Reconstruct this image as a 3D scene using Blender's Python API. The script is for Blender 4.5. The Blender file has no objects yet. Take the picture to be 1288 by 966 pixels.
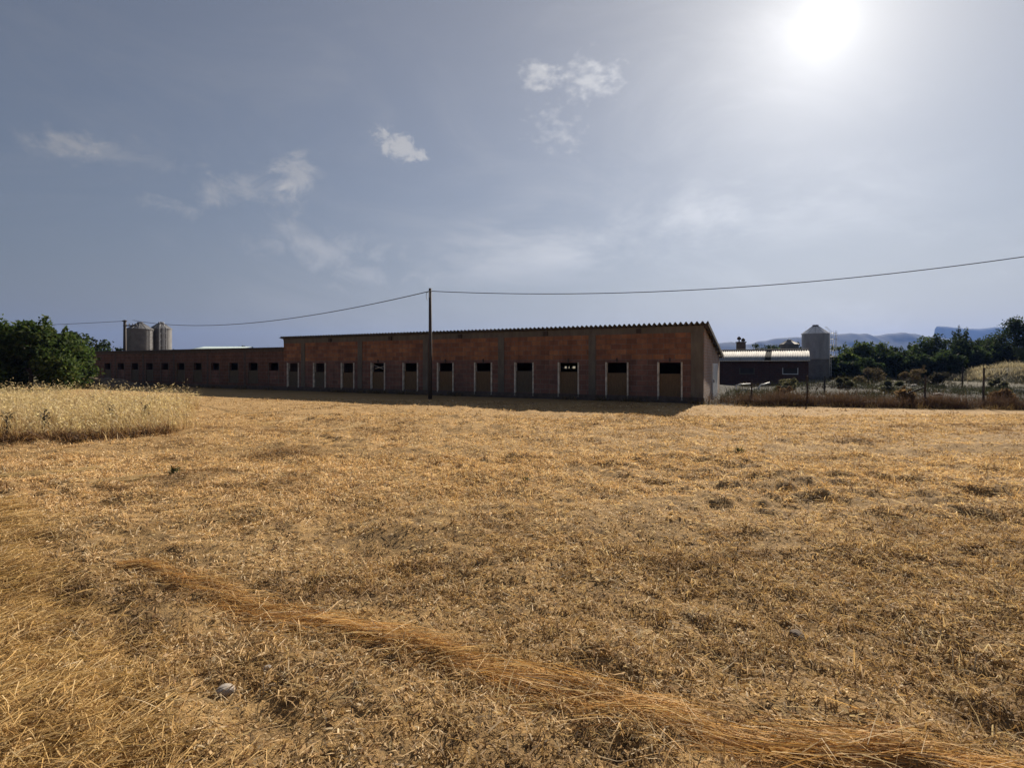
import bpy, math, random
import numpy as np
from mathutils import Vector, Matrix

R = math.radians
random.seed(7)
rng = np.random.default_rng(7)
scene = bpy.context.scene
col = scene.collection

F = 650.0          # focal length in photograph pixels (1288 wide)
CAMH = 1.75        # eye height
SUN_AZ, SUN_EL = R(31.2), R(29.4)


def P(u, v, Y):
    return Vector(((u - 644) / F * Y, Y, CAMH + (459 - v) / F * Y))


def G(u, v):
    Y = CAMH * F / (v - 459)
    return ((u - 644) / F * Y, Y)


# ------------------------------------------------------------------ noise
def _hash(ix, iy, seed):
    h = (ix.astype(np.int64) * 374761393 + iy.astype(np.int64) * 668265263 + seed * 974634777)
    h = (h ^ (h >> 13)) * 1274126177
    h = h ^ (h >> 16)
    return (h & 0xFFFFFF) / float(0xFFFFFF)


def vnoise(x, y, scale, seed=0):
    x = np.asarray(x, float) / scale
    y = np.asarray(y, float) / scale
    ix = np.floor(x); iy = np.floor(y)
    fx = x - ix; fy = y - iy
    fx = fx * fx * (3 - 2 * fx); fy = fy * fy * (3 - 2 * fy)
    a = _hash(ix, iy, seed); b = _hash(ix + 1, iy, seed)
    c = _hash(ix, iy + 1, seed); d = _hash(ix + 1, iy + 1, seed)
    return (a * (1 - fx) + b * fx) * (1 - fy) + (c * (1 - fx) + d * fx) * fy


def sstep(a, b, x):
    t = np.clip((np.asarray(x, float) - a) / (b - a), 0, 1)
    return t * t * (3 - 2 * t)


# ------------------------------------------------------------------ layout
BX, BY = 8.6, 23.2                          # right front corner of the barn
DX, DY = -0.891, 0.454                      # along the facade, leftwards
BROT = math.atan2(DY, DX)


def fac(s, out=0.0):                        # facade point s metres left of the corner, out metres in front
    return (BX + DX * s - DY * out, BY + DY * s + DX * out)


FA = (8.1, 22.45); FB = (19.6, 19.9)        # front edge of the brush strip


def beyond_fence(x, y):                     # signed: >0 behind the brush line
    dx, dy = FB[0] - FA[0], FB[1] - FA[1]
    L = math.hypot(dx, dy)
    return (dx * (y - FA[1]) - dy * (x - FA[0])) / L


def front_of_barn(x, y):                    # >0 in front of the facade line
    return (np.asarray(x) - BX) * (-DY) + (np.asarray(y) - BY) * DX


def in_field(x, y):
    return (front_of_barn(x, y) > 0.25) & (beyond_fence(x, y) < 0.15)


def patch_front(x):                         # front edge (y) of the tall grass patch
    e = 11.55 + 0.52 * (np.asarray(x) + 11.6)
    return e + 0.45 * (vnoise(x, 0 * np.asarray(x), 1.3, 5) - .5) + .5 * (vnoise(x, 0 * np.asarray(x), .4, 6) - .5)


def in_patch(x, y):
    right = -9.3 - 0.62 * (y - 15.2) + .7 * (vnoise(y, y * 0, 1.1, 15) - .5)
    return (y > patch_front(x)) & (x < right) & (y < 20 + 0.2 * (-x - 10))


def ground_h(x, y):
    x = np.asarray(x, float); y = np.asarray(y, float)
    d = np.hypot(x, y)
    near = 1 - sstep(14, 30, d)
    h = near * (0.12 * (vnoise(x, y, 2.1, 1) - .5) + 0.11 * (vnoise(x, y, .62, 2) - .5) + 0.10 * (vnoise(x, y, .23, 3) - .5) * (.40 + .95 * sstep(.3, .75, vnoise(x * .6, y, 2.3, 13))))
    h = h + (1 - sstep(6, 14, d)) * 0.03 * (vnoise(x, y, .09, 4) - .5)
    # wheel ruts at the left
    for (x0, y0, x1, y1) in ((-3.85, 4.4, -2.75, 3.15), (-2.95, 3.8, -2.1, 2.85)):
        dx, dy = x1 - x0, y1 - y0; L = math.hypot(dx, dy)
        t = np.clip(((x - x0) * dx + (y - y0) * dy) / L ** 2, 0, 1)
        dd = np.hypot(x - x0 - t * dx, y - y0 - t * dy)
        h = h - 0.09 * np.exp(-(dd / .11) ** 2) * (.3 + vnoise(x, y, .5, 8))
    # dry bank at the far right
    ex = (x - 60) / 15.0; ey = (y - 54) / 6.5
    bank = np.clip(1 - ex ** 2 - ey ** 2, 0, 1)
    h = h + 1.35 * sstep(0, .8, bank) * (.85 + .3 * vnoise(x, y, 2.5, 9))
    # scrub lot
    lot = sstep(0.3, 3, beyond_fence(x, y)) * sstep(8, 12, x) * (1 - sstep(60, 80, y))
    h = h + lot * (0.35 * (vnoise(x, y, 3.0, 11) - .35) + .2 * (vnoise(x, y, .9, 12) - .5))
    return h


# ------------------------------------------------------------------ mesh helpers
def np_mesh(name, verts, quads=None, tris=None, color=None, smooth=False):
    verts = np.asarray(verts, np.float32)
    me = bpy.data.meshes.new(name)
    me.vertices.add(len(verts))
    me.vertices.foreach_set('co', verts.ravel())
    nq = 0 if quads is None else len(quads); nt = 0 if tris is None else len(tris)
    loops = []
    starts = []
    if nq:
        loops.append(np.asarray(quads, np.int32).ravel()); starts.append(np.arange(nq) * 4)
    if nt:
        loops.append(np.asarray(tris, np.int32).ravel()); starts.append(nq * 4 + np.arange(nt) * 3)
    lv = np.concatenate(loops); st = np.concatenate(starts).astype(np.int32)
    me.loops.add(len(lv)); me.loops.foreach_set('vertex_index', lv)
    me.polygons.add(nq + nt); me.polygons.foreach_set('loop_start', st)
    if smooth:
        me.polygons.foreach_set('use_smooth', np.ones(nq + nt, bool))
    me.update(calc_edges=True)
    if color is not None:
        a = me.attributes.new('tint', 'FLOAT_COLOR', 'POINT')
        c = np.ones((len(verts), 4), np.float32); c[:, :3] = color
        a.data.foreach_set('color', c.ravel())
    return me


def link(name, me, mat, parent=None, smooth=None):
    o = bpy.data.objects.new(name, me)
    col.objects.link(o)
    if mat is not None:
        me.materials.append(mat)
    if parent is not None:
        o.parent = parent
    return o


def tag(o, label=None, cat=None, group=None, kind=None):
    if label: o['label'] = label
    if cat: o['category'] = cat
    if group: o['group'] = group
    if kind: o['kind'] = kind
    return o


def empty(name, loc, rz=0.0):
    o = bpy.data.objects.new(name, None)
    o.empty_display_size = .3
    o.location = loc; o.rotation_euler = (0, 0, rz)
    col.objects.link(o)
    return o


class MB:
    def __init__(self):
        self.v = []; self.f = []

    def box(self, x0, x1, y0, y1, z0, z1):
        b = len(self.v)
        self.v += [(x, y, z) for z in (z0, z1) for y in (y0, y1) for x in (x0, x1)]
        for q in ((0, 2, 3, 1), (4, 5, 7, 6), (0, 1, 5, 4), (2, 6, 7, 3), (0, 4, 6, 2), (1, 3, 7, 5)):
            self.f.append(tuple(b + i for i in q))

    def tube(self, pts, rad, n=8, cap=True):
        pts = [Vector(p) for p in pts]
        if not hasattr(rad, '__len__'): rad = [rad] * len(pts)
        b0 = len(self.v)
        for i, p in enumerate(pts):
            t = (pts[min(i + 1, len(pts) - 1)] - pts[max(i - 1, 0)]).normalized()
            a = t.orthogonal().normalized() if i == 0 else (a - t * a.dot(t)).normalized()
            c = t.cross(a)
            for k in range(n):
                w = 2 * math.pi * k / n
                self.v.append(tuple(p + (a * math.cos(w) + c * math.sin(w)) * rad[i]))
        for i in range(len(pts) - 1):
            for k in range(n):
                self.f.append((b0 + i * n + k, b0 + i * n + (k + 1) % n, b0 + (i + 1) * n + (k + 1) % n, b0 + (i + 1) * n + k))
        if cap:
            self.f.append(tuple(b0 + k for k in reversed(range(n))))
            e = b0 + (len(pts) - 1) * n
            self.f.append(tuple(e + k for k in range(n)))

    def lathe(self, prof, n=32, c=(0, 0)):
        b0 = len(self.v)
        for r, z in prof:
            for k in range(n):
                w = 2 * math.pi * k / n
                self.v.append((c[0] + r * math.cos(w), c[1] + r * math.sin(w), z))
        for i in range(len(prof) - 1):
            for k in range(n):
                self.f.append((b0 + i * n + k, b0 + i * n + (k + 1) % n, b0 + (i + 1) * n + (k + 1) % n, b0 + (i + 1) * n + k))

    def poly_prism(self, pts2, y0, y1):     # polygon in (x,z) extruded along y
        b = len(self.v); n = len(pts2)
        self.v += [(x, y0, z) for x, z in pts2] + [(x, y1, z) for x, z in pts2]
        self.f.append(tuple(b + i for i in range(n))); self.f.append(tuple(b + n + i for i in reversed(range(n))))
        for i in range(n):
            j = (i + 1) % n
            self.f.append((b + i, b + n + i, b + n + j, b + j))

    def build(self, name, mat, parent=None, smooth=False):
        me = bpy.data.meshes.new(name)
        me.from_pydata(self.v, [], self.f)
        import bmesh
        bm = bmesh.new(); bm.from_mesh(me)
        bmesh.ops.recalc_face_normals(bm, faces=bm.faces)
        bm.to_mesh(me); bm.free()
        if smooth:
            for p in me.polygons: p.use_smooth = True
        return link(name, me, mat, parent)


# ------------------------------------------------------------------ materials
def newmat(name):
    m = bpy.data.materials.new(name); m.use_nodes = True
    nt = m.node_tree; nt.nodes.clear()
    return m, nt, nt.nodes, nt.links


def noise(nt, vec, scale, detail=4, rough=.6):
    n = nt.nodes.new('ShaderNodeTexNoise'); n.inputs['Scale'].default_value = scale
    n.inputs['Detail'].default_value = detail; n.inputs['Roughness'].default_value = rough
    if vec is not None: nt.links.new(vec, n.inputs['Vector'])
    return n.outputs['Fac']


def ramp(nt, fac_, stops):
    r = nt.nodes.new('ShaderNodeValToRGB')
    e = r.color_ramp.elements
    while len(e) < len(stops): e.new(.5)
    for i, (p, c) in enumerate(stops):
        e[i].position = p; e[i].color = (c[0], c[1], c[2], 1) if hasattr(c, '__len__') else (c, c, c, 1)
    nt.links.new(fac_, r.inputs['Fac'])
    return r.outputs['Color']


def mix(nt, f, a, b, mode='MIX'):
    n = nt.nodes.new('ShaderNodeMix'); n.data_type = 'RGBA'; n.blend_type = mode
    for sock, val in ((n.inputs[0], f), (n.inputs[6], a), (n.inputs[7], b)):
        if isinstance(val, bpy.types.NodeSocket): nt.links.new(val, sock)
        elif hasattr(val, '__len__'): sock.default_value = (val[0], val[1], val[2], 1)
        else: sock.default_value = val
    return n.outputs[2]


def principled(nt, base, rough=.85, metal=0.0, bump=None, bump_s=.3, bump_d=.02, spec=None):
    p = nt.nodes.new('ShaderNodeBsdfPrincipled')
    if isinstance(base, bpy.types.NodeSocket): nt.links.new(base, p.inputs['Base Color'])
    else: p.inputs['Base Color'].default_value = (*base, 1)
    if isinstance(rough, bpy.types.NodeSocket): nt.links.new(rough, p.inputs['Roughness'])
    else: p.inputs['Roughness'].default_value = rough
    p.inputs['Metallic'].default_value = metal
    if spec is not None: p.inputs['Specular IOR Level'].default_value = spec
    if bump is not None:
        b = nt.nodes.new('ShaderNodeBump'); b.inputs['Strength'].default_value = bump_s
        b.inputs['Distance'].default_value = bump_d
        nt.links.new(bump, b.inputs['Height']); nt.links.new(b.outputs[0], p.inputs['Normal'])
    return p


def out(nt, sh, vol=None):
    o = nt.nodes.new('ShaderNodeOutputMaterial')
    nt.links.new(sh, o.inputs['Surface'])


def objco(nt):
    return nt.nodes.new('ShaderNodeTexCoord').outputs['Object']


def simple(name, base, rough=.8, metal=0, var=.35, scale=3, bump=0.0, spec=None, stretch=None):
    m, nt, N, L = newmat(name)
    co = objco(nt)
    if stretch:
        mp = N.new('ShaderNodeMapping'); mp.inputs['Scale'].default_value = stretch; L.new(co, mp.inputs['Vector']); co = mp.outputs[0]
    f = noise(nt, co, scale, 5, .65)
    dark = tuple(c * (1 - var) for c in base); lite = tuple(min(1, c * (1 + var * .8)) for c in base)
    c = ramp(nt, f, [(.3, dark), (.7, lite)])
    p = principled(nt, c, rough, metal, f if bump else None, bump, .02, spec)
    out(nt, p.outputs[0])
    return m


def leafmat(name, trans=.3, rough=.6, tcol=1.3, spec=.3):
    m, nt, N, L = newmat(name)
    a = N.new('ShaderNodeAttribute'); a.attribute_name = 'tint'
    p = principled(nt, a.outputs['Color'], rough, spec=spec)
    t = N.new('ShaderNodeBsdfTranslucent')
    g = mix(nt, 1.0, a.outputs['Color'], (tcol, tcol, tcol * .8), 'MULTIPLY')
    L.new(g, t.inputs['Color'])
    ms = N.new('ShaderNodeMixShader'); ms.inputs[0].default_value = trans
    L.new(p.outputs[0], ms.inputs[1]); L.new(t.outputs[0], ms.inputs[2])
    out(nt, ms.outputs[0])
    return m


def brickmat(name, c1, c2, mortar, bw=.42, bh=.2, stain=.5, axis='XZ'):
    m, nt, N, L = newmat(name)
    co = objco(nt)
    sx = N.new('ShaderNodeSeparateXYZ'); L.new(co, sx.inputs[0])
    cb = N.new('ShaderNodeCombineXYZ')
    if axis == 'XZ':
        L.new(sx.outputs[0], cb.inputs[0])
    else:
        L.new(sx.outputs[1], cb.inputs[0])
    L.new(sx.outputs[2], cb.inputs[1])
    b = N.new('ShaderNodeTexBrick')
    b.inputs['Scale'].default_value = 1.0
    b.inputs['Brick Width'].default_value = bw; b.inputs['Row Height'].default_value = bh
    b.inputs['Mortar Size'].default_value = .018; b.inputs['Mortar Smooth'].default_value = .2
    b.inputs['Color1'].default_value = (*c1, 1); b.inputs['Color2'].default_value = (*c2, 1); b.inputs['Mortar'].default_value = (*mortar, 1)
    b.inputs['Bias'].default_value = -.1
    L.new(cb.outputs[0], b.inputs['Vector'])
    n1 = noise(nt, co, .9, 6, .7); n2 = noise(nt, co, 6, 5, .7)
    c = mix(nt, ramp(nt, n1, [(.40, .0), (.70, .75)]), b.outputs['Color'], tuple(x * .62 + .03 for x in c2), 'MIX')
    c = mix(nt, stain, c, ramp(nt, n2, [(.25, (.55, .53, .5)), (.6, (1, 1, 1))]), 'MULTIPLY')
    # vertical run-off streaks
    mp = N.new('ShaderNodeMapping'); mp.inputs['Scale'].default_value = (3.2, 3.2, .12); L.new(co, mp.inputs['Vector'])
    n3 = noise(nt, mp.outputs[0], 1.0, 4, .7)
    c = mix(nt, .5, c, ramp(nt, n3, [(.35, (.6, .57, .55)), (.55, (1, 1, 1))]), 'MULTIPLY')
    p = principled(nt, c, .9, bump=b.outputs['Fac'], bump_s=.5, bump_d=-.015, spec=.2)
    out(nt, p.outputs[0])
    return m


M = {}
M['brick_hi'] = brickmat('orange_hollow_brick', (.48, .21, .10), (.22, .098, .062), (.25, .19, .145), .5, .25)
M['brick_lo'] = brickmat('weathered_brick', (.29, .15, .11), (.18, .097, .077), (.25, .20, .17), .5, .25)
M['brick_wing'] = brickmat('brown_brick', (.22, .11, .075), (.15, .075, .055), (.19, .155, .13), .5, .25)
M['brick_gable'] = brickmat('grazing_lit_gable_brick', (.52, .36, .27), (.43, .29, .22), (.5, .45, .40), .3, .14, .4, 'YZ')  # raised paler than the facade: grazing sunlight on the gable put into colour
M['brick_shed'] = brickmat('dark_red_brick', (.13, .055, .045), (.095, .045, .04), (.12, .10, .09))
M['concrete'] = simple('grey_concrete', (.15, .128, .10), .9, 0, .3, 4, .2, stretch=(1, 1, .25))
M['concrete_dark'] = simple('darker_concrete', (.10, .075, .06), .9, 0, .4, 5, .2)  # darker, browner version of the grey concrete
M['lime'] = simple('whitewashed_jamb', (.66, .60, .50), .85, 0, .45, 5, .1)
M['board'] = simple('tan_board', (.15, .092, .042), .75, 0, .3, 3, .1, stretch=(6, 6, 1))
M['board_grey'] = simple('greyed_board', (.11, .085, .055), .8, 0, .3, 3, .1, stretch=(6, 6, 1))
M['fibre'] = simple('fibre_cement_sheet', (.20, .185, .17), .85, 0, .35, 1.5)
M['fibre_dark'] = simple('dark_fibre_cement_sheet', (.11, .10, .09), .9, 0, .35, 1.5)
M['roof_pale'] = simple('pale_fibre_cement', (.36, .355, .345), .9, 0, .25, 1.2, 0, .1, stretch=(2, .5, 1))
M['roof_gap_shade'] = simple('shaded_roof_gap', (.03, .03, .03), 1.0, 0, .3, 2, 0, .02)  # near-black sheet where roofing is missing; shade of the gap put into colour
M['roof_blue'] = simple('blue_grey_sheet', (.22, .28, .29), .6, 0, .2, 2)
M['door_white'] = simple('white_painted_steel', (.80, .78, .74), .5, 0, .12, 5)
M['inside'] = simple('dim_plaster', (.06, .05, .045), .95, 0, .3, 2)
M['galv'] = simple('galvanised_steel', (.30, .31, .34), .5, .5, .25, 2.2, stretch=(1, 1, .35))
M['galv_dark'] = simple('dull_backlit_galvanised_steel', (.15, .15, .155), .6, .4, .25, 2.2)  # dull fittings; for whole silos their backlit shade is put into colour
M['galv_bright'] = simple('bright_zinc_sheet', (.55, .56, .58), .35, .85, .2, 3)
M['steel_white'] = simple('white_pipe', (.70, .70, .68), .5, 0, .2, 6)
M['iron'] = simple('rusty_iron', (.07, .05, .04), .8, .2, .35, 12)
M['pole'] = simple('dark_timber', (.055, .045, .04), .85, 0, .35, 6, .2, stretch=(8, 8, .6))
M['wire'] = simple('black_cable', (.025, .025, .03), .6, 0, .2, 5)
M['post'] = simple('old_timber_post', (.06, .05, .042), .9, 0, .4, 8, .2)
M['bark'] = simple('bark', (.085, .065, .048), .95, 0, .4, 9, .4, stretch=(1, 1, .3))
M['stone'] = simple('pale_stone', (.33, .29, .25), .9, 0, .3, 5, .3)
M['debris'] = simple('earth_and_debris', (.13, .095, .065), .95, 0, .5, 6, .4)
M['porcelain'] = simple('porcelain_insulator', (.3, .3, .3), .3, 0, .1, 3)
M['leaf'] = leafmat('foliage', .33, .8, 1.6, .08)
M['straw'] = leafmat('straw', .32, .75, 1.15, .12)
M['oats'] = leafmat('tall_dry_grass', .42, .65, 1.2, .25)
M['brush'] = leafmat('dead_brush', .2, .8, 1.1, .1)


def ground_mat():
    m, nt, N, L = newmat('stubble_soil')
    co = objco(nt)
    geo = N.new('ShaderNodeNewGeometry')
    n1 = noise(nt, co, .45, 5, .6); n2 = noise(nt, co, 3.1, 6, .7); n3 = noise(nt, co, 26, 4, .7); n4 = noise(nt, co, 95, 3, .7)
    soil = ramp(nt, n3, [(.3, (.085, .055, .030)), (.7, (.20, .14, .08))])
    chaff = ramp(nt, n4, [(.3, (.24, .145, .06)), (.62, (.50, .33, .145))])
    k = mix(nt, .5, ramp(nt, n2, [(.38, 0), (.58, 1)]), ramp(nt, n3, [(.40, 0), (.6, 1)]), 'MIX')
    c = mix(nt, k, soil, chaff)
    c = mix(nt, .45, c, ramp(nt, n1, [(.35, (.72, .70, .68)), (.65, (1.0, 1.0, 1.0))]), 'MULTIPLY')
    # farther out the cut field is a continuous mat of straw
    sx = N.new('ShaderNodeSeparateXYZ'); L.new(co, sx.inputs[0])
    mr = N.new('ShaderNodeMapRange'); L.new(sx.outputs[1], mr.inputs['Value'])
    mr.inputs['From Min'].default_value = 5; mr.inputs['From Max'].default_value = 18
    mp = N.new('ShaderNodeMapping'); mp.inputs['Scale'].default_value = (.35, 1.6, 1); L.new(co, mp.inputs['Vector'])
    n5 = noise(nt, mp.outputs[0], .9, 5, .65)
    mat_c = ramp(nt, n5, [(.3, (.35, .215, .09)), (.55, (.44, .285, .13)), (.75, (.50, .34, .17))])
    c = mix(nt, mr.outputs[0], c, mix(nt, .4, mat_c, c, 'MIX'))
    # the scrub lot: attribute painted per vertex where the gravel begins
    a = N.new('ShaderNodeAttribute'); a.attribute_name = 'tint'
    ss = N.new('ShaderNodeSeparateColor'); L.new(a.outputs['Color'], ss.inputs[0])
    lot = ramp(nt, n2, [(.3, (.022, .020, .016)), (.55, (.038, .035, .029)), (.80, (.085, .08, .068))])
    c = mix(nt, ss.outputs[0], c, lot)
    far = ramp(nt, noise(nt, co, .02, 4, .6), [(.35, (.06, .065, .03)), (.6, (.17, .14, .075))])
    c = mix(nt, ss.outputs[1], c, far)
    bsum = mix(nt, .5, n3, n4)
    p = principled(nt, c, .95, bump=bsum, bump_s=.9, bump_d=.03, spec=.1)
    out(nt, p.outputs[0])
    return m


# ------------------------------------------------------------------ ground sheet
def axis_lines(fine0, fine1, step, far0, far1, growth=1.09):
    a = list(np.arange(fine0, fine1 + 1e-6, step))
    s = step; x = fine1
    while x < far1:
        s *= growth; x += s; a.append(min(x, far1))
    s = step; x = fine0; left = []
    while x > far0:
        s *= growth; x -= s; left.append(max(x, far0))
    return np.array(left[::-1] + a)


gx = axis_lines(-6, 6, .045, -4200, 4200, 1.05)
gy = axis_lines(1.0, 9.0, .045, -400, 4200, 1.045)
XX, YY = np.meshgrid(gx, gy)
ZZ = ground_h(XX, YY)
nx, ny = len(gx), len(gy)
verts = np.stack([XX.ravel(), YY.ravel(), ZZ.ravel()], 1)
ii = np.arange(nx * ny).reshape(ny, nx)
quads = np.stack([ii[:-1, :-1].ravel(), ii[:-1, 1:].ravel(), ii[1:, 1:].ravel(), ii[1:, :-1].ravel()], 1)
bfx = beyond_fence(XX, YY)
lotm = sstep(-.1, .8, bfx) * (front_of_barn(XX, YY) < 60) * sstep(7.6, 8.6, XX)
farm = sstep(48, 90, np.hypot(XX, YY))
gcol = np.stack([lotm.ravel(), farm.ravel(), 0 * farm.ravel()], 1)
go = link('ground', np_mesh('ground', verts, quads, None, gcol, True), ground_mat())
tag(go, kind='structure')


# ------------------------------------------------------------------ blades
def pal(n, stops, w=None):
    c = np.array(stops); i = rng.choice(len(c), n, p=w)
    return c[i] * rng.uniform(.78, 1.18, (n, 1))


def blades(pos, az, el, length, width, bend, color, tipcol=None):
    """Each blade: a quad and a tip triangle bent downwards."""
    n = len(pos)
    def d(e): return np.stack([np.cos(az) * np.cos(e), np.sin(az) * np.cos(e), np.sin(e)], 1)
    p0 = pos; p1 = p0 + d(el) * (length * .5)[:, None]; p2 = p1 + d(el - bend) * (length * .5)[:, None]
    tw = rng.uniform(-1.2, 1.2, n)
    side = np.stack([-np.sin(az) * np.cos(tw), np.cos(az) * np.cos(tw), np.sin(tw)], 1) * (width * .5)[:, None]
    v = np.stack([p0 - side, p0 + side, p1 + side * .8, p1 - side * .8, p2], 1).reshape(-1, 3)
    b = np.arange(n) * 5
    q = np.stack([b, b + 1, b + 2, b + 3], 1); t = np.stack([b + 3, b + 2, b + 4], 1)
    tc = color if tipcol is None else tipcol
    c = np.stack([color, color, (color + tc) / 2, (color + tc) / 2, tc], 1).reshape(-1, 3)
    return v, q, t, c


def join(parts):
    vs, qs, ts, cs = [], [], [], []; o = 0
    for v, q, t, c in parts:
        vs.append(v); qs.append(q + o); ts.append(t + o); cs.append(c); o += len(v)
    return np.concatenate(vs), np.concatenate(qs), np.concatenate(ts), np.concatenate(cs)


def stuff(name, parts, mat, label, cat):
    v, q, t, c = join(parts)
    o = link(name, np_mesh(name, v, q, t, c), mat)
    tag(o, label, cat, kind='stuff')
    return o


STRAW = [(.64, .46, .255), (.58, .39, .195), (.48, .305, .14), (.24, .142, .074), (.70, .56, .37), (.40, .285, .175)]
SW = [.24, .26, .20, .12, .10, .08]


def field_points(n, y0, y1, k=1.2, pad=3.0):
    """Points spread evenly over the wedge of field between two distances."""
    m = int(n * (1.5 if y1 < 12 else 1.25))
    y = np.sqrt(rng.uniform(y0 ** 2, y1 ** 2, m))
    x = rng.uniform(-1, 1, m) * (k * y + pad)
    ok = in_field(x, y) & ~in_patch(x, y)
    return x[ok], y[ok]


def cover(x, y):                            # 0..1: how thick the straw lies
    a = vnoise(x, y, 1.7, 21) * .35 + vnoise(x * .4, y * 1.5, .6, 22) * .35 + vnoise(x * .5, y * 1.5, .22, 23) * .38
    return sstep(.38, .60, a)


def brownness(x, y):                        # patches where dead brown weeds were mown with the straw
    return .85 * sstep(.60, .75, vnoise(x * .32, y * 1.4, 1.4, 33) * .55 + vnoise(x * .5, y * 1.5, .4, 34) * .45)


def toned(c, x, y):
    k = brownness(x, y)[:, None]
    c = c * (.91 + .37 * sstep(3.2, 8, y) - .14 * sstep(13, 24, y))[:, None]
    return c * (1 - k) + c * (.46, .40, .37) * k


parts = []
for (y0, y1, ntuft, per, nlay, nchaff) in ((1.2, 5, 7000, 9, 22000, 46000), (5, 10, 11000, 7, 30000, 56000), (10, 18, 12000, 6, 36000, 50000), (18, 42, 12000, 6, 36000, 20000)):
    # low tufts of leaf and cut stems
    x, y = field_points(ntuft * 1.6, y0, y1)
    keep = rng.uniform(0, 1, len(x)) < .12 + .88 * cover(x, y)
    x, y = x[keep], y[keep]
    size = rng.lognormal(0, .32, len(x)) * (.7 + .6 * vnoise(x, y, .8, 31))
    N_ = len(x) * per
    ix = np.repeat(np.arange(len(x)), per)
    dist = y[ix]
    px = x[ix] + rng.normal(0, .022, N_) * (1 + dist / 12); py = y[ix] + rng.normal(0, .022, N_) * (1 + dist / 12)
    ln = size[ix] * rng.uniform(.03, .095, N_) * np.clip(1 + dist / 45, 1, 1.6)
    el = rng.uniform(.1, 1.25, N_)
    w = rng.uniform(.003, .0075, N_) * (1 + dist / 8)
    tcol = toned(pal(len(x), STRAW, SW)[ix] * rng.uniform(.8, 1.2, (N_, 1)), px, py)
    pos = np.stack([px, py, ground_h(px, py) - .005], 1)
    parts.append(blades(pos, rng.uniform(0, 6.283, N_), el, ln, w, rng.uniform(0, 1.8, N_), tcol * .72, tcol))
    # loose straws lying over everything
    x, y = field_points(nlay, y0, y1)
    keep = rng.uniform(0, 1, len(x)) < .25 + .75 * cover(x, y)
    x, y = x[keep], y[keep]; n = len(x)
    az = rng.normal(2.75, .9, n) + rng.choice([0, math.pi], n)
    pos = np.stack([x, y, ground_h(x, y) + rng.uniform(.0, .03, n)], 1)
    ln = rng.uniform(.05, .18, n) * rng.uniform(.5, 1.3, n)
    w = rng.uniform(.0025, .0045, n) * (1 + y / 7)
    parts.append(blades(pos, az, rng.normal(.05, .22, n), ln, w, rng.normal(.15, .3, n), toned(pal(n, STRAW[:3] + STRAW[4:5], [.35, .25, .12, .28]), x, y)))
    # chaff: short flat scraps of leaf and husk
    x, y = field_points(nchaff, y0, y1)
    keep = rng.uniform(0, 1, len(x)) < .18 + .82 * cover(x + 3, y)
    x, y = x[keep], y[keep]; n = len(x)
    pos = np.stack([x, y, ground_h(x, y) + rng.uniform(.0, .02, n)], 1)
    parts.append(blades(pos, rng.uniform(0, 6.283, n), rng.normal(.15, .35, n), rng.uniform(.015, .06, n), rng.uniform(.004, .011, n) * (1 + y / 10), rng.normal(.5, .7, n),
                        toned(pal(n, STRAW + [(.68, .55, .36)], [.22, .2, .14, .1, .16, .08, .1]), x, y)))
stuff('stubble', parts, M['straw'], 'mown golden straw stubble covering the field in front of the brick barn', 'stubble')


# swaths of combed straw lying on the stubble
def swath(path, width, height, n, lmin, lmax, spread, colors, cw):
    path = np.array(path, float)
    seg = np.diff(path, axis=0); sl = np.hypot(seg[:, 0], seg[:, 1]); cum = np.concatenate([[0], np.cumsum(sl)])
    s = rng.uniform(0, cum[-1], n)
    i = np.clip(np.searchsorted(cum, s) - 1, 0, len(seg) - 1)
    t = (s - cum[i]) / sl[i]
    p = path[i] + seg[i] * t[:, None]
    d = seg[i] / sl[i][:, None]; nrm = np.stack([-d[:, 1], d[:, 0]], 1)
    off = np.clip(rng.normal(0, .38, n), -1, 1)
    lock = vnoise(s, off * 3, .55, 41)
    wv = width * (.6 + .7 * vnoise(s, s * 0, .7, 42)) * np.clip(.35 + s / 2.2, 0, 1)
    height = height * np.clip(.2 + s / 2.0, 0, 1)
    p = p + nrm * (off * wv + .025 * np.sin(s * 2.3))[:, None]
    h = height * np.sqrt(np.clip(1 - off ** 2, 0, 1)) * rng.uniform(.05, 1, n) * (.35 + 1.0 * lock)
    az = np.arctan2(d[:, 1], d[:, 0]) + rng.normal(0, spread, n) + (vnoise(p[:, 0], p[:, 1], .35, 43) - .5) * .7
    ln = rng.uniform(lmin, lmax, n)
    pos = np.stack([p[:, 0] - np.cos(az) * ln / 2, p[:, 1] - np.sin(az) * ln / 2, ground_h(p[:, 0], p[:, 1]) + h], 1)
    return blades(pos, az, rng.normal(.05, .08, n), ln, rng.uniform(.003, .0055, n), rng.normal(.14, .12, n), pal(n, colors, cw))


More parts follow.
